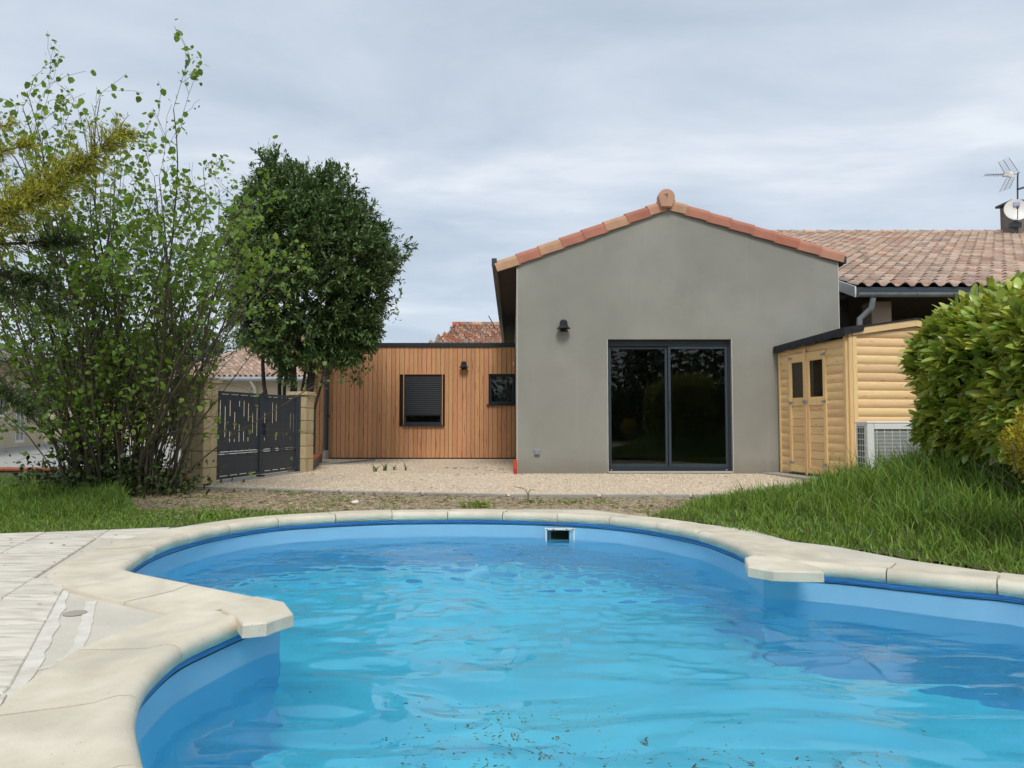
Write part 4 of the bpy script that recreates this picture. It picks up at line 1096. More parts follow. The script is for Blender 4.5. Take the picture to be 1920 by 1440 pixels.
# door leaves
def shed_leaf(x0_, x1_, px0, px1, hinge_x):
    b = MB(); z0_, z1_ = .06, 1.85; fr_ = .058; y0_, y1_ = .0, .040
    b.bbox(x0_, px0, y0_, y1_, z0_, z1_, .004, M=MF); b.bbox(px1, x1_, y0_, y1_, z0_, z1_, .004, M=MF)
    for (za, zb) in ((z0_, z0_ + .10), (1.06, 1.17), (1.735, z1_)):
        b.bbox(px0 + .001, px1 - .001, y0_, y1_ - .003, za, zb, .004, M=MF)
    lf = b.obj('shed_door', MT['pine_v'], shed)
    z_ = z0_ + .10
    while z_ < 1.05:
        z2 = min(z_ + .118, 1.06)
        if z2 - z_ > .03:
            c_ = MB(); c_.bbox(px0 + .001, px1 - .001, .004, .021, z_ + .001, z2 - .003, .005, M=MF); c_.obj('panel_board', MT['pine'], lf)
        z_ += .118
    g = MB(); g.box(px0 + .001, px1 - .001, .012, .017, 1.17, 1.735, M=MF); g.obj('pane', MT['acryl'], lf)
    g = MB()
    for (xa_, xb_, za, zb) in ((px0, px0 + .014, 1.17, 1.735), (px1 - .014, px1, 1.17, 1.735), (px0 + .014, px1 - .014, 1.17, 1.184), (px0 + .014, px1 - .014, 1.721, 1.735)):
        g.bbox(xa_, xb_, .018, .034, za, zb, .003, M=MF)
    g.obj('glazing_bead', MT['pine_v'], lf)
    sg = 1 if hinge_x < (x0_ + x1_) / 2 else -1
    for zc in (.2, 1.11, 1.79):
        h_ = MB(); h_.add([tuple(MF @ Vector(p)) for p in ((hinge_x, .044, zc - .028), (hinge_x, .044, zc + .028), (hinge_x + sg * .11, .044, zc + .006), (hinge_x + sg * .11, .044, zc - .006),
                                                          (hinge_x, .041, zc - .028), (hinge_x, .041, zc + .028), (hinge_x + sg * .11, .041, zc + .006), (hinge_x + sg * .11, .041, zc - .006))],
                          [(0, 1, 2, 3), (4, 5, 6, 7), (0, 1, 5, 4), (1, 2, 6, 5), (2, 3, 7, 6), (3, 0, 4, 7)])
        h_.obj('hinge', MT['zinc'], lf)
    return lf
shed_leaf(D1, D2 - .004, D1 + .06, D2 - .07, D1)
shed_leaf(D2 + .004, D3 + .01, D2 + .07, D3 - .055, D3 + .01)
boxpart('cover_strip', MT['pine_v'], shed, D2 - .022, D2 + .022, .042, .056, .03, 1.90, bev=.003, M=MF)
boxpart('latch', MT['zinc'], shed, D2 - .05, D2 + .045, .057, .072, 1.09, 1.14, bev=.004, M=MF)
b = MB(); b.box(D1 - .02, D3 + .02, .0, .05, .022, .04, M=MF); b.obj('threshold', MT['black'], shed)
# room inside so the panes show dark
b = MB(); b.box(.05, LF - .05, -1.2, -1.18, .1, 1.95, M=MF); b.obj('inner_wall', MT['acdark'], shed)
# side facing the camera
SW = 2.1
MS = Matrix(((pd.x, sd.x, 0, Bc.x), (pd.y, sd.y, 0, Bc.y), (0, 0, 1, 0), (0, 0, 0, 1)))   # local x into depth, y outwards (towards camera)
if MS.to_3x3().determinant() == 0: pass
def zs_side(s_): return 2.035 + .15 * (s_ if s_ < SW / 2 else SW - s_)
zz = .04
while zz < 2.2:
    z1_ = zz + bh
    s_a = .055
    s_b = SW - .05
    if zz > 2.0:
        s_a = max(s_a, (z1_ - 2.02) / .15); s_b = SW - s_a
    if s_b - s_a > .2:
        b = MB(); logboard(b, MS, s_a, s_b, zz, z1_); b.obj('log_board', MT['pine'], shed, smooth=True)
    zz += bh
b = MB()
b.add([tuple(MS @ Vector(p)) for p in ((0, -.003, .03), (SW, -.003, .03), (SW, -.003, 2.03), (SW / 2, -.003, 2.18), (0, -.003, 2.03), (0, -.04, .03), (SW, -.04, .03), (SW, -.04, 2.03), (SW / 2, -.04, 2.18), (0, -.04, 2.03))],
      [(0, 1, 2, 3, 4), (5, 6, 7, 8, 9)] + [(i, (i + 1) % 5, 5 + (i + 1) % 5, 5 + i) for i in range(5)])
b.obj('side_frame', MT['pine_v'], shed)
b = MB(); b.bbox(.0, .055, .0, .034, .03, 2.03, .004, M=MS); b.obj('corner_post', MT['pine_v'], shed)
b = MB(); b.bbox(.058, .12, .022, .036, .03, 1.99, .003, M=MS); b.obj('corner_board', MT['pine_v'], shed)
# verge board
b = MB()
def verge(s0, s1, d0, d1, lo, hi, m, name):
    b = MB(); P4 = []
    for dd in (d0, d1):
        for (s_, o_) in ((s0, lo), (s1, lo), (s1, hi), (s0, hi)):
            P4.append(tuple(MS @ Vector((s_, dd, zs_side(s_) + o_))))
    b.add(P4, [(0, 1, 2, 3), (4, 5, 6, 7), (0, 1, 5, 4), (1, 2, 6, 5), (2, 3, 7, 6), (3, 0, 4, 7)])
    return b.obj(name, m, shed)
verge(.05, SW / 2, .036, .058, -.04, .05, MT['pine'], 'verge_board')
verge(SW / 2 + .002, SW, .036, .058, -.04, .05, MT['pine'], 'verge_board')
# roof felt
def roofpt(s_, d_, o_):     # s_ into depth from front face, d_ towards the camera past the side face
    t = (LF + d_) / LF
    zb_ = (1.99 + .085 * min(1, t)) + .15 * (s_ if s_ < SW / 2 else SW - s_)
    q = MS @ Vector((s_, d_, 0)); return (q.x, q.y, zb_ + o_)
b = MB()
S_ = [-.075, SW / 2, SW + .08]; Dd = [.07, -LF - .03]
P8 = [roofpt(s_, d_, o_) for d_ in Dd for o_ in (0.012, .034) for s_ in S_]
b.add(P8, [(0, 1, 4, 3), (1, 2, 5, 4), (6, 7, 10, 9), (7, 8, 11, 10), (3, 4, 10, 9), (4, 5, 11, 10), (0, 1, 7, 6), (1, 2, 8, 7), (0, 3, 9, 6), (2, 5, 11, 8)])
b.obj('roof_felt', MT['black'], shed)
b = MB()   # folded felt edge hanging over the eave
seg = []
n_ = 14
for i in range(n_ + 1):
    d_ = .075 - (LF + .12) * i / n_
    w_ = .075 + .012 * math.sin(i * 2.1) ; seg.append((d_, w_))
def fe(i):
    d_, w_ = seg[i]
    def g(a, h_):
        q = MS @ Vector((-.075 - a, d_, 0)); z_ = roofpt(-.075, d_, 0)[2]
        return (q.x, q.y, z_ + (h_ if h_ > 0 else h_ * w_ / .08))
    return g
b.sweep([(-.01, .042), (.016, .040), (.020, .0), (.018, -.08), (.004, -.08), (-.01, .0)], fe, n_ + 1)
b.obj('felt_edge', MT['black'], shed)
b = MB()   # felt wrapped round the gable corner
P4 = [roofpt(s_, d_, o_) for d_ in (.062, .078) for s_, o_ in ((-.09, -.06), (.20, -.045), (.22, .045), (-.09, .042))]
b.add(P4, [(0, 1, 2, 3), (4, 5, 6, 7), (0, 1, 5, 4), (1, 2, 6, 5), (2, 3, 7, 6), (3, 0, 4, 7)])
b.obj('felt_corner', MT['black'], shed)

# ------------------------------------------------------------------ heat pump unit
q = px(1626, 790, Y=9.25)
hx0, hx1, hy0, hy1, hz0, hz1 = q.x, q.x + .92, 9.25, 9.58, .10, q.z
hp = empty('heat_pump_unit', (hx0 + .45, 9.4, 0), 'off-white outdoor heat pump unit half hidden by grass and laurel beside the shed', 'heat pump')
b = MB(); b.bbox(hx0 + .004, hx1, hy0 + .03, hy1, hz0, hz1 - .03, .012); b.obj('casing', MT['acgrey'], hp)
b = MB(); b.bbox(hx0 - .006, hx1 + .006, hy0 - .004, hy1 + .006, hz1 - .028, hz1, .008); b.obj('top_panel', MT['acgrey'], hp)
b = MB()
for (a, b_, c_, d_) in ((hx0, hx0 + .085, hz0, hz1 - .03), (hx1 - .05, hx1, hz0, hz1 - .03), (hx0 + .087, hx1 - .052, hz1 - .10, hz1 - .03), (hx0 + .087, hx1 - .052, hz0, hz0 + .05)):
    b.bbox(a, b_, hy0, hy0 + .028, c_, d_, .008)
b.obj('front_frame', MT['acgrey'], hp)
b = MB(); b.box(hx0 + .1, hx1 - .06, hy0 + .021, hy0 + .028, hz0 + .05, hz1 - .1); b.obj('grille_back', MT['acdark'], hp)
z_ = hz0 + .07
wire = MB()
while z_ < hz1 - .11:
    wire.box(hx0 + .088, hx1 - .053, hy0 + .006, hy0 + .010, z_, z_ + .006); z_ += .017
for k in range(8): wire.box(hx0 + .12 + k * .095, hx0 + .126 + k * .095, hy0 + .011, hy0 + .014, hz0 + .06, hz1 - .105)
tag(wire.obj('grille_wires', MT['acgrey'], hp), kind='stuff')
b = MB(); b.box(hx0 - .002, hx0 + .003, hy0 + .08, hy1 - .06, hz0 + .04, hz1 - .06); b.obj('side_fins', MT['acdark'], hp)
b = MB(); 
for k in range(9):
    zc = hz0 + .05 + k * (hz1 - hz0 - .13) / 8; b.box(hx0 - .012, hx0 - .006, hy0 + .07, hy1 - .05, zc, zc + .008)
for yy in (hy0 + .07, hy0 + .13, hy0 + .19, hy0 + .26): b.box(hx0 - .006, hx0 - .002, yy, yy + .006, hz0 + .04, hz1 - .06)
b.obj('side_guard', MT['acgrey'], hp)
b = MB(); b.box(hx0 + .1, hx0 + .2, hy0 + .02, hy1 - .02, .0, hz0 - .002); b.box(hx1 - .2, hx1 - .1, hy0 + .02, hy1 - .02, .0, hz0 - .002); b.obj('foot_block', MT['black'], hp)

# ------------------------------------------------------------------ main house on the right
mh_ = empty('tiled_house', (9, 16, 0), 'long tiled house with dark porch behind the shed and hedge', 'house')
EY = 12.6; e0 = px(1606, 536, Y=EY); slope = .345
sU = Vector((0, 1, slope)).normalized(); RYD = 22.5
rows = int((RYD - EY) / (.366)) + 1; ncol = 47
def clipm(p_, i, j): return True
l_ = .366 / sU.y
tile_roof(mh_, (e0.x, EY, e0.z), (1, 0, 0), sU, ncol, rows, .243, l_, MT['tile'], limit=300)
ridge_z = e0.z + slope * (rows * .366) + .03; ridge_y = EY + rows * .366
xe_ = e0.x + ncol * .243
b = MB(); b.add([(e0.x, EY + .03, e0.z - .03), (xe_, EY + .03, e0.z - .03), (xe_, ridge_y, ridge_z - .08), (e0.x, ridge_y, ridge_z - .08), (xe_, ridge_y + 9, e0.z - .03), (e0.x, ridge_y + 9, e0.z - .03)],
                [(0, 1, 2, 3), (3, 2, 4, 5)]); b.obj('roof_deck', MT['dark'], mh_)
k = 0; xx = e0.x - .05
while xx < xe_:
    ln_ = .40
    b = MB(); b.sweep([(.13 * math.cos(t_), .075 * math.sin(t_)) for t_ in [math.pi * i / 6 for i in range(7)]], lambda i: (lambda a, z: (xx + i * (ln_ + .03), ridge_y + a * (1 if i == 0 else .9), ridge_z - .02 + z * (1.25 if i == 0 else .9))), 2)
    b.obj('ridge_tile', MT['tile'], mh_); xx += ln_
# verge board, fascia, gutter, downpipe
b = MB(); 
def vpt(y, o, x): return (x, y, e0.z + (y - EY) * slope + o)
b.add([vpt(EY - .02, -.19, e0.x - .04), vpt(ridge_y, -.19, e0.x - .04), vpt(ridge_y, -.005, e0.x - .04), vpt(EY - .02, -.005, e0.x - .04),
       vpt(EY - .02, -.19, e0.x - .015), vpt(ridge_y, -.19, e0.x - .015), vpt(ridge_y, -.005, e0.x - .015), vpt(EY - .02, -.005, e0.x - .015)],
      [(0, 1, 2, 3), (4, 5, 6, 7), (0, 1, 5, 4), (1, 2, 6, 5), (2, 3, 7, 6), (3, 0, 4, 7)]); b.obj('verge_board', MT['white'], mh_)
b = MB(); b.bbox(e0.x - .012, xe_, EY - .0, EY + .022, e0.z - .16, e0.z - .02, .003); b.obj('fascia', MT['anthra2'], mh_)
gz = px(1700, 549, Y=EY - .07).z
b = MB()
pr = [(.065 * math.cos(math.pi + math.pi * i / 8), .075 * math.sin(math.pi + math.pi * i / 8)) for i in range(9)]
pr = [(-.072, .004)] + pr + [(.06, .0)] + [(a * .9, z * .9) for a, z in pr[::-1]]
b.sweep(pr, lambda i: (lambda a, z: (e0.x - .02 if i == 0 else xe_, EY - .07 + a, gz + z)), 2)
gut = b.obj('gutter', MT['zinc'], mh_, smooth=True)
b = MB(); b.add([(e0.x - .022, EY - .07 + a, gz + z) for a, z in pr[1:10]], [tuple(range(9))]); b.obj('end_cap', MT['zinc'], gut)
for k in range(14):
    b = MB(); X_ = e0.x + .35 + k * .62; b.tube([(X_, EY - .142, gz + .004), (X_, EY - .138, gz - .03), (X_, EY - .105, gz - .066), (X_, EY - .07, gz - .08)], .006, 6); b.obj('gutter_bracket', MT['zinc'], gut)
p0, p1, p2, p3 = px(1637, 558, Y=EY - .07), px(1634, 578, Y=EY - .03), px(1612, 598, Y=EY + .10), px(1610, 640, Y=EY + .10)
b = MB(); b.tube([p0, p1, p1.lerp(p2, .2), p2, p3, (p3.x, p3.y, .1)], .048, 14); b.obj('downpipe', MT['zinc'], mh_, smooth=True)
# porch walls
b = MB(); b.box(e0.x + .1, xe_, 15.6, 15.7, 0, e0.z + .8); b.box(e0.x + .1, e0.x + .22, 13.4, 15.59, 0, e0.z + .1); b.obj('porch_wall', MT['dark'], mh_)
q = px(1652, 590, Y=EY + .45)
b = MB(); b.bbox(q.x - .19, q.x + .16, EY + .40, EY + .75, 0, px(1650, 566, Y=EY + .45).z, .006); b.obj('porch_pillar', MT['wallp'], mh_)
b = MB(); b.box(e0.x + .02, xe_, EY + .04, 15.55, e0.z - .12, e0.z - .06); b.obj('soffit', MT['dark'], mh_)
b = MB(); b.box(e0.x + .5, xe_, 15.8, 26, 0, e0.z - .2); b.obj('wall', MT['wallp'], mh_)
# chimney
cy_ = ridge_y - .3
qa = px(1885, 432, Y=cy_); qb = px(1945, 400, Y=cy_)
b = MB(); b.bbox(qa.x + .05, qa.x + .75, cy_ - .3, cy_ + .3, ridge_z - .7, px(1886, 385, Y=cy_).z, .01); ch = b.obj('chimney', MT['lowwall'], mh_)
zc = px(1886, 385, Y=cy_).z
b = MB(); b.bbox(qa.x - .05, qa.x + .85, cy_ - .38, cy_ + .38, zc, zc + .07, .01); b.obj('chimney_cap', MT['anthra'], ch)
# satellite dish
dcx = px(1906, 393, Y=cy_ - .75)
sd_ = empty('satellite_dish', (dcx.x, dcx.y, dcx.z - .45), 'round off-white satellite dish with small blue label in front of the chimney', 'satellite dish')
b = MB(); rr = .33
Md = Matrix.Translation(dcx) @ Matrix.Rotation(math.radians(-14), 4, 'Z') @ Matrix.Rotation(math.radians(80), 4, 'X')
bb_ = MB(); bb_.lathe([(0, -.05), (.12, -.043), (.22, -.028), (.30, -.008), (.33, .004), (.335, .0), (.33, -.008), (.22, -.042), (0, -.066)], (0, 0, 0), 'z', 32)
bb_.v = [tuple(Md @ Vector(p)) for p in bb_.v]; bb_.obj('dish', MT['white'], sd_, smooth=True)
b = MB(); b.box(-.06, .11, .11, .24, -.024, -.006); b.v = [tuple(Md @ Vector((p[0], p[1], p[2] + .012))) for p in b.v]; b.obj('printed_label', MT['blue'], sd_)
b = MB(); a0_ = Md @ Vector((0, -.30, .0)); a1_ = Md @ Vector((-.10, -.06, .36)); b.tube([a0_, a1_], .012, 8); b.obj('arm', MT['anthra'], sd_)
b = MB(); b.tube([a1_, a1_ + (Md.to_3x3() @ Vector((.02, -.01, -.09)))], [.03, .035], 12); b.obj('receiver', MT['anthra'], sd_)
b = MB(); b.tube([(dcx.x + .02, dcx.y + .08, dcx.z - .1), (dcx.x + .02, dcx.y + .10, dcx.z - .62)], .03, 10); b.bbox(dcx.x - .12, dcx.x + .16, dcx.y + .02, dcx.y + .2, dcx.z - .52, dcx.z - .36, .01); b.obj('mount', MT['anthra'], sd_)
# antenna
ay = cy_ - .45
def ap(u, v, y=ay): return px(u, v, Y=y)
an = empty('tv_antenna', ap(1908, 420), 'grey television antenna with two grid reflectors on a mast above the chimney', 'antenna')
b = MB(); b.tube([ap(1908, 440), ap(1908, 335), ap(1908.5, 325), ap(1911, 323)], .022, 8); b.tube([ap(1908, 355), ap(1925, 350, ay + .35)], .035, 6); b.obj('mast', MT['anthra'], an)
b = MB(); b.tube([ap(1846, 328), ap(1908, 326)], .012, 6)
for k in range(7):
    u = 1849 + k * 4.6; c_ = ap(u, 328); 
    b.tube([(c_.x, c_.y - .14, c_.z + .0), (c_.x, c_.y + .14, c_.z)], .005, 5); b.tube([(c_.x, c_.y, c_.z + .045), (c_.x, c_.y, c_.z - .045)], .005, 5)
b.obj('boom', MT['zinc'], an)
b = MB(); b.lathe([(0, -.06), (.09, -.04), (.10, .0), (.08, .04), (0, .06)], ap(1893, 327), 'y', 14); b.bbox(ap(1880, 327).x, ap(1888, 327).x, ay - .05, ay + .05, ap(1880, 331).z, ap(1880, 324).z, .01); b.obj('dipole_box', MT['white'], an)
def grid(c4, rows_, name):
    P = [ap(c4[i][0], c4[i][1], ay + (-.22 if i in (0, 3) else .22)) for i in range(4)]
    b = MB()
    for t_ in (0, .48, 1): b.tube([P[0].lerp(P[1], t_), P[3].lerp(P[2], t_)], .010, 5)
    for k in range(rows_): t_ = k / (rows_ - 1); b.tube([P[0].lerp(P[3], t_), P[1].lerp(P[2], t_)], .005, 4)
    b.obj(name, MT['zinc'], an)
grid([(1872, 304), (1892, 296), (1909, 321), (1884, 325)], 9, 'reflector')
grid([(1888, 333), (1902, 333), (1893, 353), (1874, 360)], 9, 'reflector')

# ------------------------------------------------------------------ gate pillars and gate
gd = Vector((.182, .983, 0)).normalized(); gn = Vector((gd.y, -gd.x, 0))       # gd away from camera, gn to the right
def pillar(corner, wd, dp_, z_top, cap_h, label, nb, cap_over=.03, half=True):
    t = empty('gate_pillar', corner, label, 'gate pillar', 'stone block pillars of the gate')
    M = Matrix(((-gn.x, gd.x, 0, corner[0]), (-gn.y, gd.y, 0, corner[1]), (0, 0, 1, 0), (0, 0, 0, 1)))   # local x to the left, y away
    h_ = (z_top - 0) / nb
    b = MB(); b.box(.012, wd - .012, .012, dp_ - .012, -.02, z_top - .01, M=M); b.obj('mortar_core', MT['mortar'], t)
    for k in range(nb):
        sp = dp_ * (.5 if k % 2 else 1.0); z0_, z1_ = k * h_ + .004, (k + 1) * h_ - .004
        if k == 0: z0_ = -.03
        if k % 2 == 0:
            pieces = [(0, wd, 0, dp_ * .48), (0, wd, dp_ * .48 + .007, dp_)]
        else:
            pieces = [(0, wd * .5, 0, dp_), (wd * .5 + .007, wd, 0, dp_)]
        for (a, b_, c_, d_) in pieces:
            o = MB(); o.bbox(a + R.uniform(-.002, .002), b_, c_ + R.uniform(-.002, .002), d_, z0_, z1_, .007, M=M); o.obj('block', MT['block'], t)
    o = MB(); o.bbox(-cap_over, wd + cap_over, -cap_over, dp_ + cap_over, z_top, z_top + cap_h * .55, .006, M=M)
    o.bbox(-cap_over + .012, wd + cap_over - .012, -cap_over + .012, dp_ + cap_over - .012, z_top + cap_h * .55, z_top + cap_h, .012, M=M)
    o.obj('cap', MT['block'], t)
    return t
cl_ = px(380, 911, Z=0); cr_ = px(572, 885, Z=0)
ztl = px(380, 717, Y=cl_.y).z; ztr = px(572, 741, Y=cr_.y).z
pillar((cl_.x, cl_.y, 0), .33, .31, ztl, .075, 'taller near ochre block pillar at the left end of the gate by the hazel', 6)
pillar((cr_.x, cr_.y, 0), .31, .30, ztr, .06, 'ochre block pillar with flat cap at the far right end of the gate', 6)
g0 = Vector((cl_.x, cl_.y, 0)) + gd * .33 - gn * .06; g1v = Vector((cr_.x, cr_.y, 0)) - gd * .02 - gn * .12
gdir = (g1v - g0).normalized(); GL = (g1v - g0).length; gnn = Vector((gdir.y, -gdir.x, 0))
gate = empty('metal_gate', g0, 'dark blue-grey metal double gate with cut-out slots between the block pillars', 'gate')
MG = Matrix(((gdir.x, gnn.x, 0, g0.x), (gdir.y, gnn.y, 0, g0.y), (0, 0, 1, 0), (0, 0, 0, 1)))
gzt = px(405, 732, Y=g0.y).z; gzb = .045
def gate_leaf(a, b_, seed):
    rr_ = random.Random(seed)
    f = MB(); T = .045
    f.bbox(a, a + T, -.022, .022, gzb, gzt + .0, .004, M=MG); f.bbox(b_ - T, b_, -.022, .022, gzb, gzt, .004, M=MG)
    f.bbox(a + T + .001, b_ - T - .001, -.018, .018, gzt - .035, gzt - .002, .004, M=MG)
    f.bbox(a + T + .001, b_ - T - .001, -.018, .018, .385, .405, .004, M=MG); f.bbox(a + T + .001, b_ - T - .001, -.018, .018, gzb, gzb + .035, .004, M=MG)
    lf = f.obj('gate_leaf', MT['anthra2'], gate)
    zu0, zu1 = .415, gzt - .046
    up = MB(); n_ = 9; wcol = (b_ - a - 2 * T - .01) / n_; sw_ = .019
    zs0, zs1 = .54, gzt - .12
    for k in range(n_):
        x0_ = a + T + .005 + k * wcol; xm = x0_ + wcol / 2
        up.box(x0_, xm - sw_ / 2, -.002, .002, zu0, zu1, M=MG); up.box(xm + sw_ / 2, x0_ + wcol - .0002, -.002, .002, zu0, zu1, M=MG)
        cuts = rr_.choice([[(0, .25), (.62, 1)], [(.2, .7)], [(0, .1), (.5, .95)], [(0, .42), (.86, 1)], [(.45, 1)], [(.12, .85)], [(0, .14), (.34, .66), (.9, 1)], [(.0, .07), (.3, .72)]])
        z_ = zu0
        for (c0_, c1_) in cuts:
            za, zb = zs0 + c0_ * (zs1 - zs0), zs0 + c1_ * (zs1 - zs0)
            up.box(xm - sw_ / 2 + .0001, xm + sw_ / 2 - .0001, -.002, .002, z_, za, M=MG); z_ = zb
        up.box(xm - sw_ / 2 + .0001, xm + sw_ / 2 - .0001, -.002, .002, z_, zu1, M=MG)
    up.obj('upper_panel', MT['anthra2'], lf)
    lo = MB(); lo.box(a + T + .004, b_ - T - .004, -.002, .002, gzb + .045, .375, M=MG); lo.obj('lower_panel', MT['anthra2'], lf)
    for k in range(5):
        xx_ = a + T + .05 + k * (b_ - a - 2 * T - .1) / 4
        for zc in (gzt - .040, .425, .365, gzb + .040):
            s_ = MB(); s_.bbox(xx_ - .012, xx_ + .012, -.012, .012, zc - .012, zc + .012, .003, M=MG); s_.obj('fixing', MT['anthra'], lf)
    return lf
hm = GL * .5
gate_leaf(.02, hm - .004, 5); gate_leaf(hm + .004, GL - .055, 9)
b = MB(); b.bbox(GL - .05, GL + .01, -.035, .035, -.02, gzt + .02, .006, M=MG); b.obj('gate_post', MT['anthra2'], gate)
b = MB(); b.bbox(hm + .02, hm + .05, .03, .06, .62, .80, .005, M=MG); b.tube([tuple(MG @ Vector((hm + .035, .055, .84))), tuple(MG @ Vector((hm + .14, .06, .84)))], .009, 8); b.obj('handle', MT['black'], gate)
b = MB(); b.bbox(hm - .05, hm + .06, -.04, .05, -.01, .035, .008, M=MG); b.obj('floor_stop', MT['black'], gate)
b = MB(); b.bbox(hm - .035, hm + .035, .022, .045, gzt - .0, gzt + .02, .004, M=MG); b.obj('top_latch', MT['black'], gate)

# threshold strip under the gate
b = MB(); b.bbox(-.05, GL, -.12, .10, -.03, .012, .004, M=MG); tag(b.obj('gate_threshold', MT['kerb']), kind='structure')

# low walls
lw = empty('low_wall', (-6, 10.2, 0), 'low wall with orange clay coping behind the hazel at the left edge', 'wall')
pA = Vector((cl_.x, cl_.y, 0)) - gn * .36 + gd * .15; pB = Vector((-11.5, 10.3, 0)); dv = (pB - pA); ln_ = dv.length; dv.normalize()
ML = Matrix(((dv.x, -dv.y, 0, pA.x), (dv.y, dv.x, 0, pA.y), (0, 0, 1, 0), (0, 0, 0, 1)))
b = MB(); b.box(0, ln_, -.09, .09, -.05, .17, M=ML); b.obj('wall_base', MT['lowwall'], lw)
kx = 0
while kx < ln_ - .4:
    b = MB(); b.bbox(kx, kx + .395, -.12, .12, .172, .21, .008, M=ML); b.obj('coping_tile', MT['cope_t'], lw); kx += .40
lw2 = empty('low_wall', (-4.3, 14.6, 0), 'short low wall with orange clay coping between right gate pillar and board wall', 'wall')
q0 = Vector((cr_.x, cr_.y, 0)) + gd * .32 - gn * .12; q1 = Vector((-4.35, 16.55, 0)); q1 = Vector((px(596, 850, Y=15.6).x, 15.6, 0)); dv = q1 - q0; ln_ = dv.length; dv.normalize()
ML = Matrix(((dv.x, -dv.y, 0, q0.x), (dv.y, dv.x, 0, q0.y), (0, 0, 1, 0), (0, 0, 0, 1)))
b = MB(); b.box(0, ln_, -.09, .09, -.05, .16, M=ML); b.obj('wall_base', MT['lowwall'], lw2)
kx = 0
while kx < ln_ - .3:
    b = MB(); b.bbox(kx, min(kx + .395, ln_), -.12, .12, .162, .20, .008, M=ML); b.obj('coping_tile', MT['cope_t'], lw2); kx += .40
fn_ = empty('wire_fence', q0, 'short dark fence post and mesh on the low wall by the board wall', 'fence')
b = MB(); b.tube([tuple(ML @ Vector((ln_ * .55, 0, .2))), tuple(ML @ Vector((ln_ * .55, 0, 1.05)))], .022, 8); b.obj('post', MT['anthra'], fn_)
b = MB(); b.tube([tuple(ML @ Vector((.1, 0, .2))), tuple(ML @ Vector((.1, 0, 1.05)))], .022, 8); b.obj('post', MT['anthra'], fn_)
b = MB()
for k in range(7): z_ = .28 + k * .12; b.tube([tuple(ML @ Vector((.1, 0, z_))), tuple(ML @ Vector((ln_ * .55, 0, z_)))], .004, 4)
b.obj('wires', MT['anthra'], fn_)

# ------------------------------------------------------------------ neighbours
tag(sheet('driveway', [(-4.25, 10.4), (-3.7, 13), (-4.6, 16.2), (-4.8, 40), (-40, 40), (-40, 11.3), (-12, 10.9)], None, -.012, MT['drive']), kind='structure')
nb1 = empty('neighbour_house', (-10, 33, 0), 'cream house with pinkish tiled roof seen above the gate', 'house')
BY = 30; ez = px(450, 706, Y=BY).z; xa_ = px(318, 706, Y=BY).x; xb_ = px(640, 706, Y=BY).x; slb = .33
rzz = lambda y: ez + slb * (y - BY)
def clipb(p_, i, j): return p_.x > xa_ + (p_.y - BY) * .30
sB = Vector((0, 1, slb)).normalized(); lb = .34
tile_roof(nb1, (xa_, BY, ez), (1, 0, 0), sB, int((xb_ - xa_) / .215), 22, .215, lb, MT['tile'], clip=clipb, limit=300, hump=.075)
rB = 22 * lb * sB.y
b = MB(); b.add([(xa_ + .1, BY + .05, ez - .03), (xb_, BY + .05, ez - .03), (xb_, BY + rB, rzz(BY + rB) - .05), (xa_ + rB * .30 + .1, BY + rB, rzz(BY + rB) - .05), (xb_, BY + 2 * rB, ez), (xa_ + .1, BY + 2 * rB, ez)], [(0, 1, 2, 3), (3, 2, 4, 5), (0, 3, 5)])
b.obj('roof_deck', MT['tile'], nb1)
b = MB(); b.tube([(xa_ + rB * .3, BY + rB, rzz(BY + rB) + .06), (xb_, BY + rB, rzz(BY + rB) + .06)], .12, 8); b.tube([(xa_, BY, ez + .06), (xa_ + rB * .3, BY + rB, rzz(BY + rB) + .06)], .11, 8); b.obj('ridge', MT['tile'], nb1)
b = MB(); b.box(xa_ + .5, xb_ - .1, BY + .5, BY + 12, 0, ez - .05); b.obj('wall', MT['render2'], nb1)
b = MB(); b.tube([(xa_, BY - .06, ez - .10), (xb_, BY - .06, ez - .10)], .10, 10); b.obj('gutter', MT['zinc'], nb1, smooth=True)
q = px(468, 716, Y=BY - .1); b = MB(); b.tube([(q.x, BY - .05, ez - .15), (q.x + .02, BY + .2, ez - .3), (q.x + .05, BY + .42, ez - .5), (q.x + .05, BY + .42, 0)], .06, 8); b.obj('downpipe', MT['white'], nb1, smooth=True)
for uu_, vv_ in ((345, 760),):
    q = px(uu_, vv_, Y=BY + .45); b = MB(); b.bbox(q.x - .7, q.x + .7, BY + .44, BY + .50, .15, 2.2, .01); wdw = b.obj('window', MT['white'], nb1)
    b = MB(); b.box(q.x - .6, q.x + .6, BY + .425, BY + .44, .25, 2.1); b.obj('pane', MT['anthra'], wdw)
# left wing
nb2 = empty('neighbour_house', (-16, 22, 0), 'beige house with tiled eaves and white window at the far left behind the hazel', 'house')
w0 = Vector((px(-60, 650, Y=18).x, 18, 0)); w1 = Vector((px(118, 702, Y=28.8).x, 28.8, 0)); ed = (w1 - w0); el = ed.length; ed.normalize(); eo = Vector((-ed.y, ed.x, 0))
ez2 = 2.70
MW = Matrix(((ed.x, -eo.x, 0, w0.x), (ed.y, -eo.y, 0, w0.y), (0, 0, 1, 0), (0, 0, 0, 1)))   # local y towards us
b = MB()
wy0 = -.6
wins = [(4.6, 6.2, .95, 2.05), (7.4, 8.6, .1, 2.1)]
def wq(x0_, x1_, z0_, z1_): b.add([tuple(MW @ Vector(p)) for p in ((x0_, wy0, z0_), (x1_, wy0, z0_), (x1_, wy0, z1_), (x0_, wy0, z1_))], [(0, 1, 2, 3)])
xs_ = [-3, 4.6, 6.2, 7.4, 8.6, el]; 
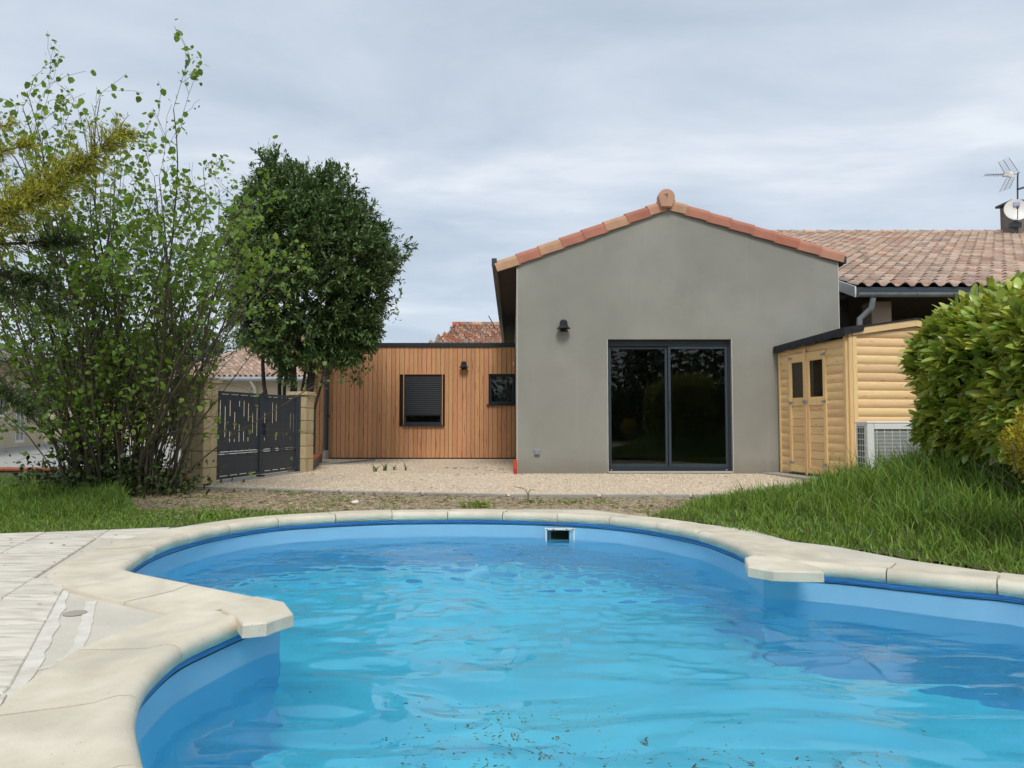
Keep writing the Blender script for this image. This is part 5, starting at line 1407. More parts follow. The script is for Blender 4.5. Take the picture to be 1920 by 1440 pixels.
for i in range(5):
    if i in (1, 3):
        wn_ = wins[0] if i == 1 else wins[1]; wq(xs_[i], xs_[i + 1], 0, wn_[2]); wq(xs_[i], xs_[i + 1], wn_[3], ez2)
    else: wq(xs_[i], xs_[i + 1], 0, ez2)
b.obj('wall', MT['render2'], nb2)
for wn_ in wins:
    b = MB(); x0_, x1_, z0_, z1_ = wn_
    for (a, b_, c_, d_) in ((x0_, x0_ + .12, z0_, z1_), (x1_ - .12, x1_, z0_, z1_), (x0_ + .12, x1_ - .12, z1_ - .12, z1_), (x0_ + .12, x1_ - .12, z0_, z0_ + .12), ((x0_ + x1_) / 2 - .05, (x0_ + x1_) / 2 + .05, z0_ + .12, z1_ - .12)):
        b.bbox(a, b_, wy0 - .08, wy0 + .02, c_, d_, .01, M=MW)
    wo_ = b.obj('window', MT['white'], nb2)
    b = MB(); b.box(x0_, x1_, wy0 - .10, wy0 - .09, z0_, z1_, M=MW); b.obj('pane', MT['anthra'], wo_)
s2_ = (eo + Vector((0, 0, .33))).normalized()
O2 = w0 - ed * 3 ; O2 = Vector((O2.x, O2.y, ez2))
tile_roof(nb2, O2, ed, s2_, int((el + 3) / .22), 9, .22, .36, MT['tile'], limit=0, hump=.08)
b = MB(); e1_ = O2 + ed * (el + 3); up_ = eo * 3.1 + Vector((0, 0, 1.0)); b.add([tuple(O2 - Vector((0, 0, .04))), tuple(e1_ - Vector((0, 0, .04))), tuple(e1_ + up_), tuple(O2 + up_)], [(0, 1, 2, 3)]); b.obj('roof_deck', MT['tile'], nb2)
b = MB(); b.tube([tuple(O2 + Vector((.05, 0, -.08))), tuple(e1_ + Vector((.05, 0, -.08)))], .09, 8); b.obj('gutter', MT['zinc'], nb2, smooth=True)
b = MB(); b.add([tuple(MW @ Vector(p)) for p in ((-3, wy0, ez2 - .02), (el, wy0, ez2 - .02), (el, .0, ez2 - .12), (-3, .0, ez2 - .12))], [(0, 1, 2, 3)]); b.obj('soffit', MT['dark'], nb2)
# old roof behind the extension
nb3 = empty('old_house', (-1.7, 29, 0), 'old house of which only a patchy red canal tile roof shows above the board wall', 'house')
OY = 26; oz = px(860, 652, Y=OY).z; xo = px(790, 650, Y=OY).x; xo1 = px(1010, 650, Y=OY).x; slo = .42
sO = Vector((0, 1, slo)).normalized()
nro = 8
def clipo(p_, i, j): return p_.x > xo + .1 + (p_.y - OY) * .33
tile_roof(nb3, (xo, OY, oz), (1, 0, 0), sO, int((xo1 - xo) / .20), nro, .20, .36, MT['tile_old'], clip=clipo, limit=300, hump=.09, jit=.012)
rO = nro * .36 * sO.y; rzO = oz + slo * rO
b = MB(); b.add([(xo + .1, OY, oz - .03), (xo1, OY, oz - .03), (xo1, OY + rO, rzO - .05), (xo + .1 + rO * .33, OY + rO, rzO - .05), (xo1, OY + 2 * rO, oz), (xo, OY + 2 * rO, oz)], [(0, 1, 2, 3), (3, 2, 4, 5), (0, 3, 5)]); b.obj('roof_deck', MT['tile_old'], nb3)
for k in range(12):
    X_ = xo + rO * .33 + k * .38; 
    if X_ > xo1: break
    b = MB(); b.tube([(X_, OY + rO, rzO + .03), (X_ + .4, OY + rO, rzO + .045)], [.13, .11], 8); b.obj('ridge_tile', MT['tile_old'], nb3)
b = MB(); b.box(xo + .5, xo1, OY + .4, OY + 2 * rO - .4, 0, oz); b.obj('wall', MT['render2'], nb3)
# thin tilted rod antenna on that roof
b = MB(); b.tube([px(916, 592, Y=28), px(926, 610, Y=28), px(926, 622, Y=28)], .018, 5)
tag(b.obj('rod_antenna', MT['anthra']), 'thin tilted dark rod rising above the old tile roof beside the grey eave', 'antenna')

# ------------------------------------------------------------------ small things in the yard
q = px(966, 886, Z=.0)
co = empty('conduit', (q.x - .02, HY - .12, 0), 'orange plastic conduit stub by the left corner of the grey house', 'conduit')
b = MB(); qx = px(966, 870, Y=HY - .12).x; zt_ = px(966, 862, Y=HY - .12).z
b.tube([(qx, HY - .10, .06), (qx, HY - .11, zt_)], .032, 14); b.obj('upper_tube', MT['orange'], co)
b = MB(); b.tube([(qx + .01, HY - .12, -.03), (qx, HY - .105, .075)], [.026, .03], 12); b.obj('lower_sleeve', MT['red'], co)
q = px(352, 915, Z=0); co = empty('conduit', q, 'red plastic conduit leaning at the foot of the left gate pillar', 'conduit')
t1, t2, t3 = px(353, 917, Y=q.y), px(346, 894, Y=q.y - .03), px(343, 885, Y=q.y - .04)
b = MB(); b.tube([t1, t2], .030, 14); b.obj('tube', MT['red'], co)
b = MB(); b.tube([t2, t3], [.028, .027], 12); b.obj('tip', MT['orange'], co)
def tuft(u, v, hgt, n, label, name='iris_tuft', m='bay', wd=.012, lean=.9, group=None, catg='plant'):
    q = px(u, v, Z=0); P_ = np.stack([q.x + NR.uniform(-.03, .03, n), q.y + NR.uniform(-.03, .03, n), np.full(n, -.01)], -1)
    o = blades(name, P_, hgt, wd, MT[m], None, lean=lean, segs=4)
    tag(o, label, catg, group)
tuft(704, 884, .15, 9, 'leftmost dark spiky iris tuft on the gravel before the board wall', group='iris tufts on the gravel')
tuft(722, 882, .17, 11, 'fuller dark iris tuft on the gravel, second from the left', group='iris tufts on the gravel')
tuft(739, 881, .13, 7, 'thin greyish iris tuft on the gravel, third from the left', group='iris tufts on the gravel')
tuft(760, 882, .19, 9, 'tallest iris tuft on the gravel with a spreading blade, rightmost of the row', group='iris tufts on the gravel')
q = px(990, 941, Z=-.01)
wd_ = empty('weed', q, 'wiry green weed with curled stems at the kerb in front of the gravel', 'weed')
b = MB(); b.tube([q, q + Vector((.0, 0, .07)), q + Vector((-.02, 0, .12)), q + Vector((-.05, 0, .14)), q + Vector((-.16, 0, .16))], [.007, .006, .005, .004, .003], 6); b.tube([q + Vector((0, 0, .05)), q + Vector((.012, 0, .11)), q + Vector((.02, .0, .125)), q + Vector((.07, 0, .12))], [.006, .005, .005, .004], 6); b.obj('stem', MT['bay'], wd_)
P_ = np.stack([q.x + NR.normal(0, .05, 60), q.y + NR.normal(0, .03, 60), np.full(60, -.02)], -1)
o = blades('leaves', P_, .035, .006, MT['grass'], None, parent=wd_); o['kind'] = 'stuff'
for (u, v, lab) in ((395, 972, 'broad-leaved weed in the lawn edge left of the pool'), (890, 950, 'low weed tuft on the bare soil behind the pool rim')):
    q = px(u, v, Z=-.01); n_ = 70 
    P_ = np.stack([q.x + NR.normal(0, .07, n_), q.y + NR.normal(0, .05, n_), np.full(n_, -.01)], -1)
    tag(blades('weed_clump', P_, .07, .013, MT['grass'], None, lean=1.2), lab, 'weed')
b = MB(); q = px(664, 943, Z=0)
b.add([(q.x - .05, q.y, -.01), (q.x - .02, q.y + .03, .02), (q.x + .03, q.y + .02, .03), (q.x + .05, q.y - .005, .01), (q.x + .01, q.y - .03, -.0), (q.x - .03, q.y - .02, .01)], [(0, 1, 2), (0, 2, 5), (2, 3, 4), (2, 4, 5)])
tag(b.obj('white_stone', MT['grout']), 'small white stone on the bare soil strip', 'stone')
# damp weedy bits on the far gravel
P_ = np.concatenate([scatter([gp(840, 892, 0), gp(950, 892, 0), gp(950, 876, 0), gp(830, 876, 0)], 90, -.004)])
P_ = P_[vnoise(P_[:, 0], P_[:, 1], 2.5, 51) > .45]
blobs(P_, .05, MT['core'], 'moss_patches', 'dark flattened moss bits on the gravel by the board wall', 'moss', .12, .4)

litter([gp(0, 1200, 0), gp(0, 1010, 0), gp(250, 995, 0), gp(180, 1090, 0)], 26, 'fallen_bits', MT['straw'], 'a few dry leaf bits fallen on the left terrace slabs', 'litter', .016, .004)
litter([KY[1], KY[4], (4.0, 11.6), (-3.2, 12.0)], 160, 'fallen_leaves', MT['straw'], 'dry brown leaf bits scattered over the cream gravel', 'litter', .028, .006)
# ------------------------------------------------------------------ vegetation
def leaf_cloud(name, P, D, size, m, parent=None, shape='oval', aspect=.5, fold=.25, roll=None, label=None, catg=None, curl=.15):
    """P centres, D pointing directions; every leaf is a small folded blade"""
    n = len(P); D = D / (np.linalg.norm(D, axis=1, keepdims=True) + 1e-9)
    upv = np.array([0, 0, 1.0])[None] + NR.normal(0, .55, (n, 3)) if roll is None else roll
    S = np.cross(D, upv); S /= (np.linalg.norm(S, axis=1, keepdims=True) + 1e-9); Nn = np.cross(S, D)
    if shape == 'oval':
        T_ = [(0, 0, 0), (.30, .5, 1), (.30, 0, 0), (.30, -.5, 1), (.72, .40, .9), (.72, 0, 0), (.72, -.40, .9), (1, 0, 0)]
        FC = [(0, 1, 2, 2), (0, 2, 3, 3), (1, 4, 5, 2), (2, 5, 6, 3), (4, 7, 5, 5), (5, 7, 6, 6)]
    elif shape == 'round':
        T_ = [(0, 0, 0)] + [(t_, s_ * w_, abs(s_)) for t_, w_ in ((.16, .33), (.42, .5), (.68, .47), (.88, .27)) for s_ in (1, 0, -1)] + [(1, 0, 0)]
        FC = [(0, 1, 2, 2), (0, 2, 3, 3)]
        for q0_ in (1, 4, 7): FC += [(q0_, q0_ + 3, q0_ + 4, q0_ + 1), (q0_ + 1, q0_ + 4, q0_ + 5, q0_ + 2)]
        FC += [(10, 13, 11, 11), (11, 13, 12, 12)]
    else:
        T_ = [(0, 0, 0), (.45, .5, 1), (1, 0, 0), (.45, -.5, 1)]
        FC = [(0, 1, 2, 3)]
    sz = size * NR.uniform(.6, 1.25, n)
    v = np.zeros((n, len(T_), 3))
    for k, (t, s_, f) in enumerate(T_):
        L_ = sz * t; Wd = sz * aspect * s_
        v[:, k] = P + D * L_[:, None] + S * Wd[:, None] + Nn * (abs(Wd) * fold * 1.0 - sz * curl * t * t)[:, None]
    if shape != 'quad':
        tri = []
        for f in FC:
            g = []
            for q_ in f:
                if q_ not in g: g.append(q_)
            if len(g) == 4: tri += [(g[0], g[1], g[2]), (g[0], g[2], g[3])]
            else: tri.append(tuple(g))
        FF = np.array(tri)
    else: FF = np.array(FC)
    f = FF[None] + len(T_) * np.arange(n)[:, None, None]
    o = np_obj(name, v.reshape(-1, 3), f.reshape(-1, FF.shape[1]), m, parent, smooth=False)
    if label: tag(o, label, catg)
    return o
class Tubes:
    def __init__(s): s.v = []; s.f = []; s.n = 0
    def add(s, pts, rad, k=5):
        pts = np.asarray(pts, float); m = len(pts)
        t = np.gradient(pts, axis=0); t /= (np.linalg.norm(t, axis=1, keepdims=True) + 1e-9)
        up = np.array([.31, .17, .93]) if abs(t[0, 2]) < .9 else np.array([1, .1, 0.])
        a = np.cross(t, up); a /= (np.linalg.norm(a, axis=1, keepdims=True) + 1e-9); b_ = np.cross(a, t)
        th = np.arange(k) * 2 * math.pi / k
        ring = pts[:, None] + (a[:, None] * np.cos(th)[None, :, None] + b_[:, None] * np.sin(th)[None, :, None]) * np.asarray(rad)[:, None, None]
        s.v.append(ring.reshape(-1, 3))
        i = np.arange(m - 1)[:, None] * k; j = np.arange(k)[None]; j2 = (j + 1) % k
        s.f.append(np.stack([i + j, i + j2, i + k + j2, i + k + j], -1).reshape(-1, 4) + s.n); s.n += m * k
    def obj(s, name, m, parent): return np_obj(name, np.concatenate(s.v), np.concatenate(s.f), m, parent, smooth=True)
def grow(p, d, length, n, wob, grav=0.0):
    pts = [np.array(p, float)]; d = np.array(d, float); d /= np.linalg.norm(d)
    for _ in range(n):
        d = d + NR.normal(0, wob, 3) + np.array([0, 0, grav]); d /= np.linalg.norm(d)
        pts.append(pts[-1] + d * length / n)
    return np.array(pts)

# hazel: many stems from one stool
hz = px(226, 925, Z=0); HZ = np.array([hz.x, hz.y, 0])
hazel = empty('hazel', (HZ[0], HZ[1], 0), 'tall many-stemmed hazel in thin spring leaf left of the gate', 'shrub')
tw = Tubes(); LP, LD = [], []
nst = 120
def twigs(pts, rad, lvl, dens):
    m = len(pts)
    for i in range(2, m):
        if NR.rand() > dens: continue
        d = pts[i] - pts[i - 1]; d /= np.linalg.norm(d) + 1e-9
        side = NR.normal(0, 1, 3); side -= d * side.dot(d); side /= np.linalg.norm(side) + 1e-9
        dd = d * .8 + side * .75 + np.array([0, 0, .15]); ln = (.66 if lvl == 1 else .28) * NR.uniform(.5, 1.3)
        q_ = grow(pts[i], dd, ln, 6 if lvl == 1 else 4, .17, .02)
        r0 = max(.0022, rad[i] * .5)
        tw.add(q_, np.linspace(r0, .0016, len(q_)), 4 if lvl == 1 else 3)
        if lvl == 1: twigs(q_, np.linspace(r0, .0016, len(q_)), 2, .75)
        for k_ in range(1, len(q_)):
            if NR.rand() < (.72 if lvl == 1 else .85):
                for _ in range(NR.randint(1, 4)):
                    LP.append(q_[k_] + NR.normal(0, .025, 3)); LD.append(NR.normal(0, 1, 3) + np.array([0, 0, -.35]))
for s_ in range(nst):
    a = NR.uniform(0, 2 * math.pi); r0 = NR.uniform(.05, .62)
    base = HZ + np.array([math.cos(a) * r0 * 1.05, math.sin(a) * r0 * .6, -.03])
    big_ = s_ < 28
    ht = NR.uniform(3.4, 4.5) if big_ else NR.uniform(1.0, 3.3)
    spread = NR.uniform(.05, .33) * (1 if big_ else 1.25)
    d = np.array([math.cos(a) * spread * 1.15, math.sin(a) * spread * .7, 1.0])
    q_ = grow(base, d, ht, 16, .075, .010)
    r = (NR.uniform(.013, .028) if big_ else NR.uniform(.0045, .011))
    rad = np.linspace(r, .004, len(q_))
    st_ = Tubes(); st_.add(q_, rad, 7); st_.obj('stem', MT['bark'], hazel)
    if big_ and NR.rand() < .8:
        i = NR.randint(5, 9); dd = q_[i + 1] - q_[i]; dd = dd / np.linalg.norm(dd) + NR.normal(0, .38, 3) * np.array([1, .6, .3])
        q2 = grow(q_[i], dd, ht * .5, 10, .07, .02); r2 = np.linspace(rad[i] * .75, .003, len(q2)); tw.add(q2, r2, 5); twigs(q2, r2, 1, .7)
    twigs(q_[3:], rad[3:], 1, .62 if big_ else .36)
for _ in range(1):
    # a long low leaning branch on the left and right
    for d in ((-.75, -.2, 1.0), (.50, -.25, 1.2), (-.6, .1, 1.1), (.38, -.4, 1.3)):
        q_ = grow(HZ + np.array([.2 * np.sign(d[0]), -.1, 0]), d, 3.2, 16, .06, -.002); rad = np.linspace(.024, .004, len(q_))
        st_ = Tubes(); st_.add(q_, rad, 7); st_.obj('stem', MT['bark'], hazel); twigs(q_[2:], rad[2:], 1, .6)
tw.obj('twigs', MT['bark'], hazel)
LP = np.array(LP); LD = np.array(LD)
k = NR.rand(len(LP)) < np.where(LP[:, 2] > 3.6, .66, np.where(LP[:, 2] > 2.2, .76, .48)) * np.where((LP[:, 0] > HZ[0] + .60) & (LP[:, 2] < 1.75), .25, 1)
LP, LD = LP[k], LD[k]
k_ = NR.rand(len(LP)) < .35
LP[k_] += NR.normal(0, .02, (k_.sum(), 3))
leaf_cloud('crown', LP, LD, .060 * np.where(NR.rand(len(LP)) < .3, .55, 1.12), MT['hazel'], hazel, 'oval', .80, .15, curl=.2)
print('hazel leaves', len(LP))
# ground litter and basal shoots under the hazel
P_ = HZ[None] + np.stack([NR.normal(-.12, .42, 5200), NR.normal(0, .28, 5200), np.abs(NR.normal(0, .22, 5200))], -1)
leaf_cloud('undergrowth', P_, NR.normal(0, 1, (5200, 3)), .055, MT['conif'], None, 'oval', .7, .2, label='dark low leafy undergrowth around the foot of the hazel', catg='undergrowth')['kind'] = 'stuff'

# bay tree
bt = np.array([px(545, 740, Y=13.6).x, 13.6, 0])
bay = empty('bay_tree', tuple(bt), 'dense dark evergreen tree with round crown behind the gate', 'tree')
cx_, cz_ = px(578, 500, Y=13.6).x, px(592, 500, Y=13.6).z
RX, RZ, RY = 1.52, 1.86, 1.45
tb = Tubes()
for (u, lean, r) in ((490, -.35, .05), (510, -.28, .045), (545, .02, .085), (575, .06, .10), (528, -.2, .04), (560, .12, .035), (600, .3, .03)):
    b0 = np.array([px(545 + (u - 545) * .55, 860, Y=13.6).x, 13.6 + NR.uniform(-.12, .12), -.02]); tp = np.array([cx_ + (u - 545) / 60 * .8, 13.6 + NR.uniform(-.4, .4), 3.3])
    ts = np.linspace(0, 1, 10)[:, None]; q_ = b0 * (1 - ts) + tp * ts + NR.normal(0, .02, (10, 3)); q_[:, 0] += (px(u, 720, Y=13.6).x - (b0[0] * .5 + tp[0] * .5)) * np.sin(ts[:, 0] * math.pi) * .6
    t_ = Tubes(); t_.add(q_, np.linspace(r, r * .4, 10), 8); t_.obj('trunk', MT['barkd'], bay)
P_, D_ = [], []
ncl = 1450
for _ in range(ncl):
    v = NR.normal(0, 1, 3); v /= np.linalg.norm(v); rr = NR.uniform(.22, 1.0) ** .5
    wob = 1 + .07 * math.sin(3.1 * math.atan2(v[2], v[0]) + 1) + .08 * math.sin(7 * math.atan2(v[2], v[0]))
    c_ = np.array([cx_ + v[0] * RX * rr * wob * (1.02 if v[2] < .2 else .88), 13.6 + v[1] * RY * rr, cz_ + v[2] * RZ * rr * wob])
    if c_[2] < 1.50: continue
    out = v * np.array([1, 1, .8]) + np.array([0, 0, .45]); out /= np.linalg.norm(out)
    nl = NR.randint(5, 9)
    for _b in range(nl):                                        # little upright sprays
        d = out + NR.normal(0, .5, 3); d /= np.linalg.norm(d); ln = NR.uniform(.14, .34); tb.add(np.stack([c_, c_ + d * ln * .5, c_ + d * ln]), [.004, .003, .002], 3)
        for k_ in range(11):
            t_ = NR.uniform(.1, 1); P_.append(c_ + d * ln * t_ + NR.normal(0, .018, 3)); D_.append(d * .9 + NR.normal(0, .55, 3))
for _ in range(150):
    v = NR.normal(0, 1, 3); v /= np.linalg.norm(v); c_ = np.array(px(648, 622, Y=13.4)) + v * NR.rand() ** .4 * np.array([.50, .40, .52])
    for _b in range(6):
        d = v + NR.normal(0, .5, 3); d /= np.linalg.norm(d); ln = NR.uniform(.12, .26)
        for k_ in range(10): P_.append(c_ + d * ln * NR.uniform(.1, 1) + NR.normal(0, .018, 3)); D_.append(d * .9 + NR.normal(0, .55, 3))
tb.obj('twigs', MT['barkd'], bay)
for (u, v_) in ((650, 668), (668, 675), (684, 668), (660, 690), (676, 690), (640, 680), (695, 655), (620, 668), (540, 300), (576, 302), (652, 306), (470, 330), (700, 370), (745, 560), (752, 520), (735, 465), (560, 310), (630, 312)):
    c_ = np.array(px(u, v_ + 16, Y=13.5 + NR.uniform(-.3, .3)))
    for k_ in range(26):
        t_ = NR.uniform(-.25, .12); P_.append(c_ + np.array([NR.normal(0, .02), NR.normal(0, .02), t_])); D_.append(np.array([0, 0, .9]) + NR.normal(0, .5, 3))
leaf_cloud('crown', np.array(P_), np.array(D_), .088, MT['bay'], bay, 'oval', .34, .25)
print('bay leaves', len(P_))

# laurel hedge
hdg = empty('laurel_hedge', (4.3, 5.6, .3), 'large clipped cherry laurel hedge with glossy leaves at the right edge', 'hedge')
hx0_, hx1_, hy0_, hy1_, hz0_, hz1_ = 3.42, 5.2, 4.5, 6.65, .38, 1.86
C_ = np.array([(hx0_ + hx1_) / 2, (hy0_ + hy1_) / 2, (hz0_ + hz1_) / 2]); Hh = np.array([(hx1_ - hx0_) / 2, (hy1_ - hy0_) / 2, (hz1_ - hz0_) / 2])
def sb_point(n, shrink=1.0):
    rnd_ = .58
    p = NR.uniform(-1, 1, (n * 3, 3)); ax = NR.choice(3, n * 3, p=[.55, .2, .25]); sg = np.where(NR.rand(n * 3) < .5, -1., 1.)
    p[np.arange(n * 3), ax] = sg
    q_ = p * Hh
    inner = Hh - rnd_; cl_p = np.clip(q_, -inner, inner); dv_ = q_ - cl_p; ln = np.linalg.norm(dv_, axis=1, keepdims=True)
    nrm_ = dv_ / (ln + 1e-9); q_ = cl_p + nrm_ * rnd_ * np.minimum(1, ln / rnd_ * 1.0 + (ln > 0) * 1.0)
    vis = (nrm_[:, 0] < .3)
    q_, nrm_ = q_[vis][:n], nrm_[vis][:n]
    return q_, nrm_
q_, nr_ = sb_point(17000)
q_ = q_ - nr_ * (NR.rand(len(q_), 1) ** 1.5 * .20) + nr_ * .0
q_ += nr_ * (.07 * (vnoise(q_[:, 0] + q_[:, 1], q_[:, 2] + q_[:, 1] * .5, 3.4, 61) - .5))[:, None] * 3.4
lift = .05 * np.clip((q_[:, 0] + C_[0] - 3.6) / 1.2, 0, 1)
Pq = q_ + C_; Pq[:, 2] += lift * (nr_[:, 2] > -.2)
kk_ = (Pq[:, 0] < 4.6) | (NR.rand(len(Pq)) < .45)
Pq, nr_ = Pq[kk_], nr_[kk_]
Dq = nr_ * .75 + NR.normal(0, .55, Pq.shape) + np.array([-.05, 0, .38])
leaf_cloud('foliage', Pq, Dq, .118 * np.where(NR.rand(len(Pq)) < .3, .6, 1.05), MT['laurel'], hdg, 'round', .38, .22, curl=.28)
b = MB(); vs_c = []
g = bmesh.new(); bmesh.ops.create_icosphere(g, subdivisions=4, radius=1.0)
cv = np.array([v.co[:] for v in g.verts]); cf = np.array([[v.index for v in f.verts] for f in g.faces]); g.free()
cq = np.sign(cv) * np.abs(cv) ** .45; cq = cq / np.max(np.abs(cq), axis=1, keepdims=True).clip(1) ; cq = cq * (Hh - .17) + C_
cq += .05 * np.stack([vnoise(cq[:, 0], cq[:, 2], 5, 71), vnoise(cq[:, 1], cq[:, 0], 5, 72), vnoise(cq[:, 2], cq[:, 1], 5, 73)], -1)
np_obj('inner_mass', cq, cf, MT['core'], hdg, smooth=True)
tb = Tubes()
for _ in range(60):
    x_ = NR.uniform(hx0_ + .4, 5.0); tb.add(grow((x_, 5.5 + NR.uniform(-.7, .7), .2), (NR.normal(0, .2), -.1, 1), 1.3, 8, .12), np.linspace(.014, .004, 9), 5)
tb.obj('stems', MT['barkd'], hdg)
# golden shrub
gs = np.array([px(1962, 815, Y=4.3).x, 4.3, .42])
gsh = empty('golden_shrub', tuple(gs), 'small yellow-gold leafy shrub in the grass at the right edge below the laurel', 'shrub')
n_ = 5200
v = NR.normal(0, 1, (n_, 3)); v /= np.linalg.norm(v, axis=1, keepdims=True); rr = NR.uniform(.3, 1, n_) ** .5
wv = 1 + .18 * np.sin(v[:, 0] * 7 + v[:, 2] * 5)
P_ = gs + np.array([0, 0, .25]) + v * (rr * wv)[:, None] * np.array([.19, .22, .23])
leaf_cloud('crown', P_, v + NR.normal(0, .6, (n_, 3)) + np.array([0, 0, .4]), .026, MT['gold'], gsh, 'quad', .5, .2)
tb = Tubes()
for _ in range(24): tb.add(grow(gs - np.array([0, 0, .1]), (NR.normal(0, .5), NR.normal(0, .5), 1), .45, 6, .1), np.linspace(.006, .002, 7), 4)
tb.obj('stems', MT['barkd'], gsh)

# conifer at the left edge: trunk just out of frame, boughs reaching in
ct = np.array([-5.0, 6.0, 0])
con = empty('conifer', tuple(ct), 'conifer at the left edge with golden upper bough and dark green lower boughs', 'tree')
t_ = Tubes(); t_.add(grow(ct - np.array([0, 0, .1]), (0, 0, 1), 5.2, 12, .02), np.linspace(.12, .03, 13), 10); t_.obj('trunk', MT['barkd'], con)
def bough(pp, m, rad_, dens, name, droop=.0):
    """pp: control points; foliage of short sprays on both sides"""
    c_ = np.array([tuple(p) for p in pp]); n = 40; t = np.linspace(0, len(c_) - 1, n); i = np.clip(t.astype(int), 0, len(c_) - 2); f = (t - i)[:, None]; pts = c_[i] * (1 - f) + c_[i + 1] * f
    pts[1:-1] = (pts[:-2] + pts[1:-1] + pts[2:]) / 3
    tt = Tubes(); tt.add(pts, np.linspace(.022, .004, n), 6)
    P, D = [], []
    ax = pts[-1] - pts[0]; ax /= np.linalg.norm(ax)
    for q in range(dens):
        u = NR.rand() ** .9; k = int(u * (n - 1)); w_ = rad_ * (1 - .60 * u) * NR.uniform(.3, 1.2) * (1 + .35 * math.sin(u * 23))
        sd_ = NR.normal(0, 1, 3) * np.array([.5, 1, .55]); sd_ /= np.linalg.norm(sd_)
        d = ax * .75 + sd_ * .8 + np.array([0, 0, -droop]); d /= np.linalg.norm(d)
        e_ = pts[k] + d * w_; tt.add(np.stack([pts[k], (pts[k] + e_) / 2 + np.array([0, 0, .01]), e_]), [.004, .003, .0015], 3)
        for z in range(26):
            s_ = NR.uniform(.1, 1); P.append(pts[k] + (e_ - pts[k]) * s_ + NR.normal(0, .008, 3)); D.append(d * .8 + NR.normal(0, .55, 3))
    tt.obj('bough', MT['barkd'], con)
    leaf_cloud(name, np.array(P), np.array(D), .046, m, con, 'quad', .17, .1)
T_ = lambda z: (ct[0], ct[1], z)
bough([T_(2.2), px(-60, 440, Y=5.7), px(60, 360, Y=5.5), px(150, 310, Y=5.4), px(232, 245, Y=5.3)], MT['conig'], .50, 330, 'golden_sprays')
bough([T_(2.5), px(-60, 420, Y=5.6), px(20, 385, Y=5.4), px(110, 352, Y=5.3)], MT['conig'], .42, 240, 'golden_sprays')
bough([T_(2.9), px(-60, 300, Y=5.8), px(60, 270, Y=5.6)], MT['conig'], .22, 70, 'golden_sprays')
bough([T_(3.1), px(-60, 240, Y=5.8), px(22, 235, Y=5.6)], MT['conig'], .18, 50, 'golden_sprays')
bough([T_(1.6), px(-60, 530, Y=5.8), px(60, 560, Y=5.6), px(130, 590, Y=5.5)], MT['conif'], .34, 150, 'dark_sprays', .2)
bough([T_(1.9), px(-60, 460, Y=5.9), px(70, 455, Y=5.7), px(150, 450, Y=5.6)], MT['conif'], .26, 110, 'dark_sprays', .2)
bough([T_(1.9), px(-60, 500, Y=5.9), px(30, 520, Y=5.7), px(90, 530, Y=5.6)], MT['conif'], .30, 110, 'dark_sprays', .2)
bough([T_(.9), px(-60, 710, Y=5.9), px(10, 740, Y=5.7), px(50, 770, Y=5.6)], MT['conif'], .34, 130, 'dark_sprays', .2)

# far trees, and out-of-frame planting added behind the camera to darken the door glass
def blob_tree(name, c, r, h_, n, m, label, catg='tree', trunk=True, size=.3, group=None):
    c = np.array(c, float); t = empty(name, tuple(c), label, catg, group)
    v = NR.normal(0, 1, (n, 3)); v /= np.linalg.norm(v, axis=1, keepdims=True); rr = NR.uniform(.25, 1, n) ** .4
    wv = 1 + .2 * np.sin(v[:, 0] * 5 + 1.3 + c[0]) + .14 * np.sin(v[:, 2] * 8 + v[:, 0] * 6)
    P_ = c + np.array([0, 0, h_ * .58]) + v * (rr * wv)[:, None] * np.array([r, r, h_ * .42])
    leaf_cloud('crown', P_, v + NR.normal(0, .7, (n, 3)), size, m, t, 'quad', .6, .2)
    if trunk:
        k_ = Tubes(); k_.add(grow(c - np.array([0, 0, .1]), (0, 0, 1), h_ * .7, 8, .03), np.linspace(r * .09, .03, 9), 8); k_.obj('trunk', MT['barkd'], t)
q = px(345, 700, Y=46); blob_tree('pine_tree', (q.x, 46, 0), 3.0, 6.6, 6000, MT['far'], 'round dark tree rising behind the ridge of the cream house', size=.34)
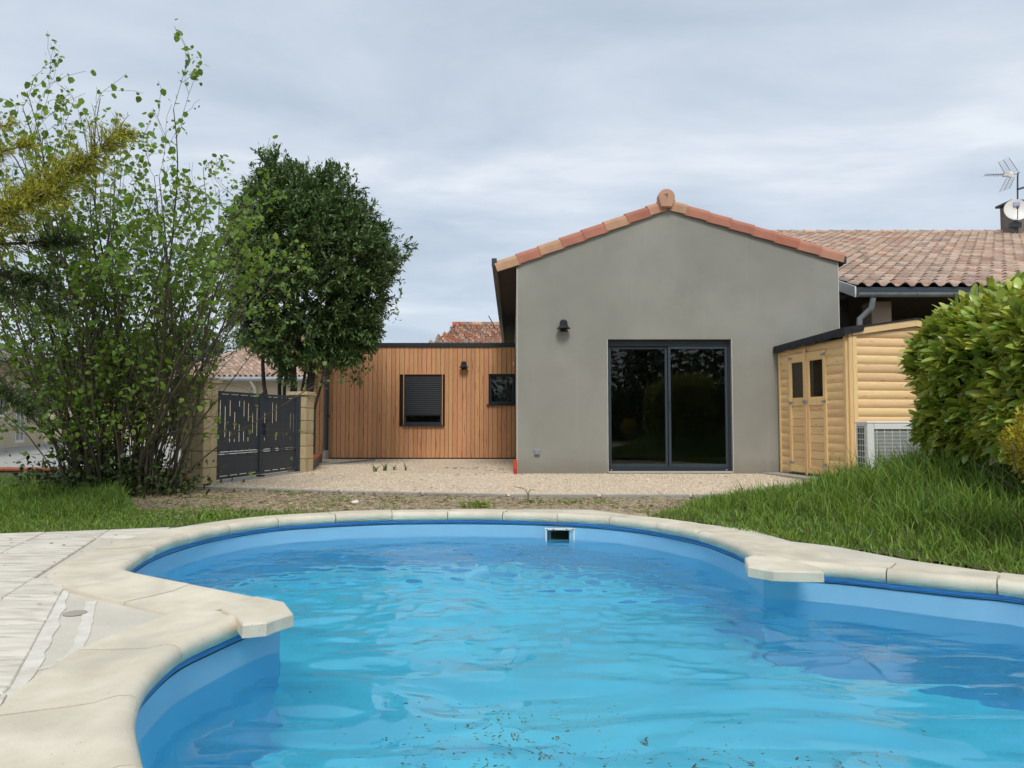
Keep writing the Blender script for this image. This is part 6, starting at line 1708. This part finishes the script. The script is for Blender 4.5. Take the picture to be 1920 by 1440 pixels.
q = px(15, 700, Y=44); blob_tree('far_tree', (q.x, 44, 0), 3.4, 8.6, 2600, MT['far'], 'thin hazy tree behind the beige house at the far left', size=.30)
for (u, y_, r_, h_, lab) in ((120, 38, 2.2, 4.6, 'low dark bush in the gap between the beige and the cream house'), (215, 40, 2.8, 5.6, 'broad dark tree behind the driveway seen through the middle of the hazel stems'), (290, 37, 1.8, 4.4, 'small dark tree close to the left end of the cream house roof')):
    q = px(u, 700, Y=y_); blob_tree('far_tree', (q.x, y_, 0), r_, h_, 3000, MT['far'], lab, size=.30)
bw = empty('boundary_wall', (-17, 31, 0), 'low cream boundary wall at the back of the driveway behind the hazel', 'wall')
b = MB(); b.box(-24, -13.2, 30.5, 30.7, -.05, 1.5); b.obj('wall_face', MT['render2'], bw)
b = MB(); b.box(-24, -13.2, 30.42, 30.78, 1.502, 1.58); b.obj('coping', MT['cope_t'], bw)
for i, (x_, y_, r_, h_) in enumerate(((-7, -13, 3.2, 6.5), (-1.5, -14.5, 3.4, 7.4), (4.5, -13.5, 3.2, 6.6), (10, -13, 3.3, 7.0), (-13, -11, 3.4, 7), (16, -11, 3.2, 6.5))):
    blob_tree('backdrop_tree', (x_, y_, 0), r_, h_, 3500, MT['far'], 'broad dark tree added behind the viewer to darken the door glass', size=.4)
for o in list(COL.objects):
    if o.name.startswith('backdrop_tree'): o['label'] = 'broad dark tree in the row added behind the viewer to darken the door glass'; o['group'] = 'trees added behind the viewer to darken the door glass'
hb = empty('backdrop_hedge', (0, -10, 0), 'long dark hedge added behind the viewer to darken the door glass', 'hedge')  # out of frame, added so the door glass reflects dark instead of sky
n_ = 9000
P_ = np.stack([NR.uniform(-14, 15, n_), -10 + NR.normal(0, .45, n_), NR.uniform(0, 2.3, n_)], -1)
leaf_cloud('foliage', P_, NR.normal(0, 1, (n_, 3)), .24, MT['far'], hb, 'quad', .6, .2)
b = MB(); b.box(-14, 15, -10.3, -9.9, 0, 2.1); b.obj('inner_mass', MT['core'], hb)
